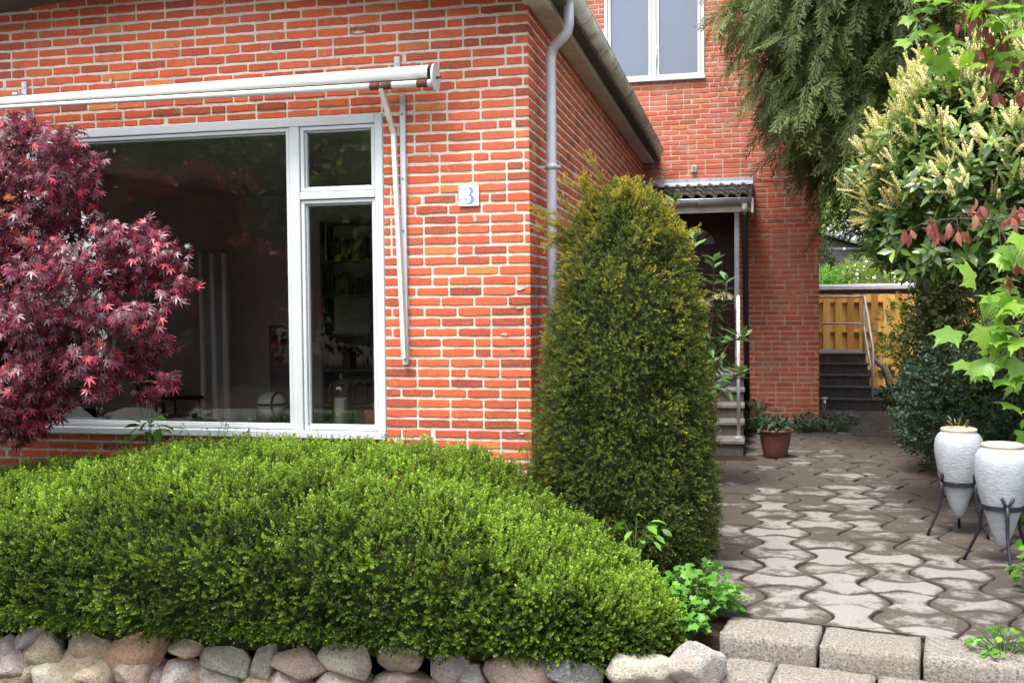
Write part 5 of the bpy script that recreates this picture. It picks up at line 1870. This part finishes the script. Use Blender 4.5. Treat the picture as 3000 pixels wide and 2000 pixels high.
for k, x in enumerate((-36, -29, -24, -19.5, -15.2, -10.8, -6.2, -1.2)):
    tree('street_tree', 'dark leafy tree across the road, mirrored in the window glass', (x + rng.uniform(-.6, .6), -22 - rng.uniform(0, 3), -.45), 12 + rng.uniform(-1.5, 1.5), 4.2, 6000, .42, M['darktree'], .5, 70, 160 + k, 'street trees across the road', .02)

# ---- maple sapling reaching in from the right with fresh and red young leaves
fm = thing('maple_sapling', 'young maple with bright green and drooping red leaves at the edge of the path', 'tree', (2.35, 5.2, -.03))
NM = t_palm([(-105, .55), (-52, .92), (0, 1.05), (52, .92), (105, .55)], .62, .22, True)
b = MB()
stemtube(b, (2.35, 5.2, -.05), (2.15, 5.1, 1.5), .035, .026)
stemtube(b, (2.15, 5.1, 1.48), (2.0, 5.0, 3.6), .026, .012)
groups = [  # branch tip, Y of the spray, leaves [px, py, size], red leaves
 ((2690, 60), 5.1, [(2700, 25, .09), (2760, 8, .10), (2820, 35, .09), (2735, 100, .10), (2690, 92, .08), (2790, 140, .09), (2760, 180, .10), (2720, 170, .08), (2775, 240, .10), (2845, 30, .09), (2700, 60, .08)], [(2830, 55), (2855, 75), (2875, 60), (2815, 80), (2890, 85)], (2.02, 5.0, 3.3)),
 ((2880, 20), 5.0, [(2880, 15, .10), (2940, 20, .10), (2990, 10, .11), (2920, 60, .11), (2980, 80, .11), (2950, 130, .10), (2890, 130, .10), (3020, 150, .12), (2910, 170, .10), (2850, 150, .09), (2960, 180, .10)], [(2905, 120), (2930, 130), (2950, 115), (2895, 200), (2920, 215), (2985, 190), (3000, 175), (2910, 290), (2990, 285), (2870, 165)], (2.02, 5.0, 3.25)),
 ((2800, 640), 4.95, [(2950, 720, .10), (2985, 755, .10), (2960, 790, .09), (2990, 690, .10)], [(2655, 690), (2725, 668), (2745, 690), (2790, 680), (2825, 690), (2870, 615), (2860, 640), (2965, 650), (2975, 620), (2990, 780), (2950, 835)], (2.1, 5.05, 1.75)),
 ((2880, 950), 4.75, [(2900, 880, .125), (2960, 870, .12), (2990, 900, .11), (2890, 955, .12), (2950, 955, .125), (2930, 1000, .11), (2985, 990, .12), (2865, 1075, .075), (2890, 1065, .08), (2945, 1040, .10), (2935, 1110, .11), (2990, 1060, .11), (2980, 1120, .10)], [(2995, 1080)], (2.15, 5.1, 1.2)),
]
lv, rv = [], []
for (tip, Yc, leaves_, reds, root_) in groups:
    tp_ = at(*tip, Yc)
    main = stemtube(b, root_, tp_, .012, .004, .04, 7, .012)
    for (px, py, s_) in leaves_:
        for rep in range(3):
            q = at(px + rep * rng.normal(0, 22), py + rep * rng.normal(0, 18), Yc + rng.uniform(-.16, .2))
            dv = np.array((-.35, -.5, -.35)) + rng.normal(0, .42, 3)
            lv.append(place(NM, q[None], dv[None], np.array([[0, -.35, 1.0]]) + rng.normal(0, .3, (1, 3)), s_ * rng.uniform(.8, 1.02), rng.uniform(.35, .85)))
            near = min(main, key=lambda a_: (a_[0] - q[0]) ** 2 + (a_[1] - q[1]) ** 2 + (a_[2] - q[2]) ** 2)
            stemtube(b, near, q, .0022, .0014, .015, 3, .004)
    for (px, py) in reds:
        for rep in range(5):
            q = at(px + rng.normal(0, 9), py - 14 + rng.normal(0, 8), Yc + rng.uniform(-.05, .06))
            dv = np.array((0, 0, -1.0)) + rng.normal(0, .33, 3)
            rv.append(place(t_leaf(.19, .08, .30), q[None], dv[None], np.array([[-.3, -1.0, .2]]) + rng.normal(0, .6, (1, 3)), rng.uniform(.05, .08), rng.uniform(.1, .9)))
        near = min(main, key=lambda a_: (a_[0] - q[0]) ** 2 + (a_[1] - q[1]) ** 2 + (a_[2] - q[2]) ** 2)
        stemtube(b, near, q, .0024, .0016, .015, 3, .004)
leafmesh('leaves', lv, M['fresh'], fm, True)
leafmesh('young_leaves', rv, M['redleaf'], fm)
b.build('trunk', M['bark'], fm)

# ---- leatherleaf viburnum beside the entrance
vb = thing('viburnum', 'upright viburnum with long narrow leaves and cream flower heads beside the entrance steps', 'shrub', (-.42, 9.2, 0))
stems_ = [[(2060, 1300), (2000, 1000), (1980, 800), (1975, 595)], [(2070, 1300), (2040, 1000), (2030, 850), (2032, 700)], [(2085, 1300), (2075, 1050), (2090, 880), (2092, 765)], [(2085, 1300), (2070, 1010), (2108, 900), (2125, 820)],
          [(2090, 1300), (2095, 1100), (2100, 1000), (2105, 1020)], [(2095, 1300), (2090, 1080), (2140, 1000), (2170, 990)], [(2080, 1300), (2060, 1000), (2060, 940), (2060, 890)], [(2085, 1300), (2085, 1000), (2105, 920), (2118, 880)], [(2095, 1300), (2100, 1150), (2140, 1120), (2165, 1090)]]
b = MB()
lv = []
TV = t_leaf(.155, .03, .18)
for si, pts in enumerate(stems_):
    Yc = 9.15 + rng.uniform(-.22, .22)
    W = [at(px, py, Yc) for px, py in pts]
    dense = []
    for i in range(3):
        for k in range(5):
            dense.append(W[i] + (W[i + 1] - W[i]) * k / 5)
    dense.append(W[3])
    b.tube([tuple(q) for q in dense], [.011 - .007 * i / 15 for i in range(16)], 6, 0, False)
    for i in list(range(4, 16)) + [12, 14, 15]:
        q = dense[i]
        ax = norm(dense[min(i + 1, 15)] - dense[i - 1])
        for sgn in (0, math.pi):
            if rng.random() < .08: continue
            a_ = i * 1.4 + sgn + rng.uniform(-.4, .4)
            side = np.array((math.cos(a_), math.sin(a_), 0))
            up_ = .75 if i > 13 else (.25 if i > 9 else -.35)
            dv = side + UP * (up_ + rng.uniform(-.2, .2))
            lv.append(place(TV, q[None], dv[None], (ax + UP * .5)[None] + rng.normal(0, .2, (1, 3)), rng.uniform(.13, .20), np.clip(.58 + rng.normal(0, .16), 0, 1)))
leafmesh('leaves', lv, M['viburnum'], vb)
b.build('stem', M['twig'], vb)
for (px, py, r0) in ((2062, 888, .072), (2116, 868, .085), (2165, 1085, .05)):
    c_ = at(px, py, 9.05)
    n = 170
    u = norm(rvec(n)); u[:, 2] = np.abs(u[:, 2])
    P_ = c_ + u * r0 * np.array((1.1, 1.1, .7)) * rng.uniform(.6, 1.0, (n, 1)) - UP * r0 * .3
    leafmesh('flower_head', [place(t_diamond(.5), P_, u + rvec(n, .5), rvec(n), rng.uniform(.012, .020, n), rng.uniform(.1, 1, n))], M['blossom'], vb)

# ---- small plants
def rosette(name, lab, cat, c, n, spread, h, T, mat, size, tint, seed=0, stemmat='stemgreen', parent=None):
    o = thing(name, lab, cat, c)
    an = rng.uniform(0, 2 * math.pi, n)
    rr = spread * rng.random(n) ** .6
    hz = h * rng.uniform(.35, 1.0, n) * (1 - .45 * (rr / spread) ** 2)
    P_ = np.array(c) + np.stack([rr * np.cos(an), rr * np.sin(an), hz], 1)
    dd = np.stack([np.cos(an), np.sin(an), rng.uniform(-.4, .35, n)], 1) + rvec(n, .3)
    leafmesh('leaves', [place(T, P_, dd, UP + rvec(n, .35), rng.uniform(.7, 1.2, n) * size, tint + rng.normal(0, .14, n))], mat, o)
    b = MB()
    for i in range(n):
        q0 = np.array(c) + np.array((rr[i] * .25 * math.cos(an[i]), rr[i] * .25 * math.sin(an[i]), -.01))
        b.tube([tuple(q0), tuple((q0 + P_[i]) / 2 + np.array((0, 0, .02))), tuple(P_[i])], .002, 4, 0, False)
    b.build('stem', M[stemmat], o)
    return o
HB = t_palm([(-120, .6), (-60, .85), (0, .95), (60, .85), (120, .6)], .74, .3, True)
rosette('potted_plant', 'leafy dark green plant growing in the terracotta pot', 'plant', (.285, 11.06, .27), 90, .15, .17, LEAF, M['bush'], .085, .5)
rosette('geranium_patch', 'bright green lobed-leaf plant at the foot of the yew beside the steps', 'plant', (-.24, 5.34, -.03), 220, .22, .30, HB, M['herb'], .045, .55)
rosette('geranium_patch', 'bright green lobed-leaf seedling hanging over the end of the hedge by the steps', 'plant', (-.30, 5.06, -.04), 60, .11, .16, HB, M['herb'], .042, .6)
rosette('bramble_sprig', 'light green bramble sprig poking out between hedge and yew', 'plant', (-.60, 5.52, .28), 22, .19, .19, LEAF, M['herb'], .085, .7)
rosette('elder_sprig', 'dark green elder sprout standing above the hedge under the window', 'plant', tuple(at(440, 1300, 6.2)), 16, .13, .20, LEAF, M['herb'], .12, .32)
rosette('border_weed', 'bright green weeds at the edge of the steps below the urns', 'plant', (1.13, 5.0, -.02), 60, .14, .14, LEAF, M['herb'], .05, .55)
rosette('border_weed', 'bright green leafy plant beside the front foot of the nearer urn stand', 'plant', (1.62, 6.05, -.02), 60, .19, .34, LEAF, M['herb'], .085, .6)
rosette('wall_plant', 'dark leafy plant between the terracotta pot and the black downpipe', 'plant', (.10, 13.2, 0), 150, .30, .42, LEAF, M['bush'], .085, .42)
rosette('wall_plant', 'low dark ivy along the plinth of the tall brick block', 'plant', (.72, 13.45, 0), 170, .36, .24, LEAF, M['bush'], .07, .4)
rosette('wall_plant', 'low dark ivy around the foot of the standpipe', 'plant', (1.15, 13.5, 0), 90, .24, .26, LEAF, M['bush'], .07, .42)
rosette('hedge_ivy', 'ivy shoot sprouting between the hedge and the brick corner', 'plant', (-1.30, 6.18, .42), 26, .14, .34, LEAF, M['herb'], .065, .5)
n = 60
c_ = np.array((1.405, 7.52, .73))
an = rng.uniform(0, 6.28, n)
P_ = c_ + np.stack([.05 * np.cos(an), .05 * np.sin(an), rng.uniform(.0, .06, n)], 1)
dv = np.stack([np.cos(an), np.sin(an), rng.uniform(.1, 1.3, n)], 1)
st_ = leafmesh('dry_stalks', [place(t_diamond(.05), P_, dv, rvec(n), rng.uniform(.03, .07, n), rng.random(n))], M['straw'])
tag(st_, 'tuft of dry straw-coloured stalks growing out of the farther urn', 'dry plant')
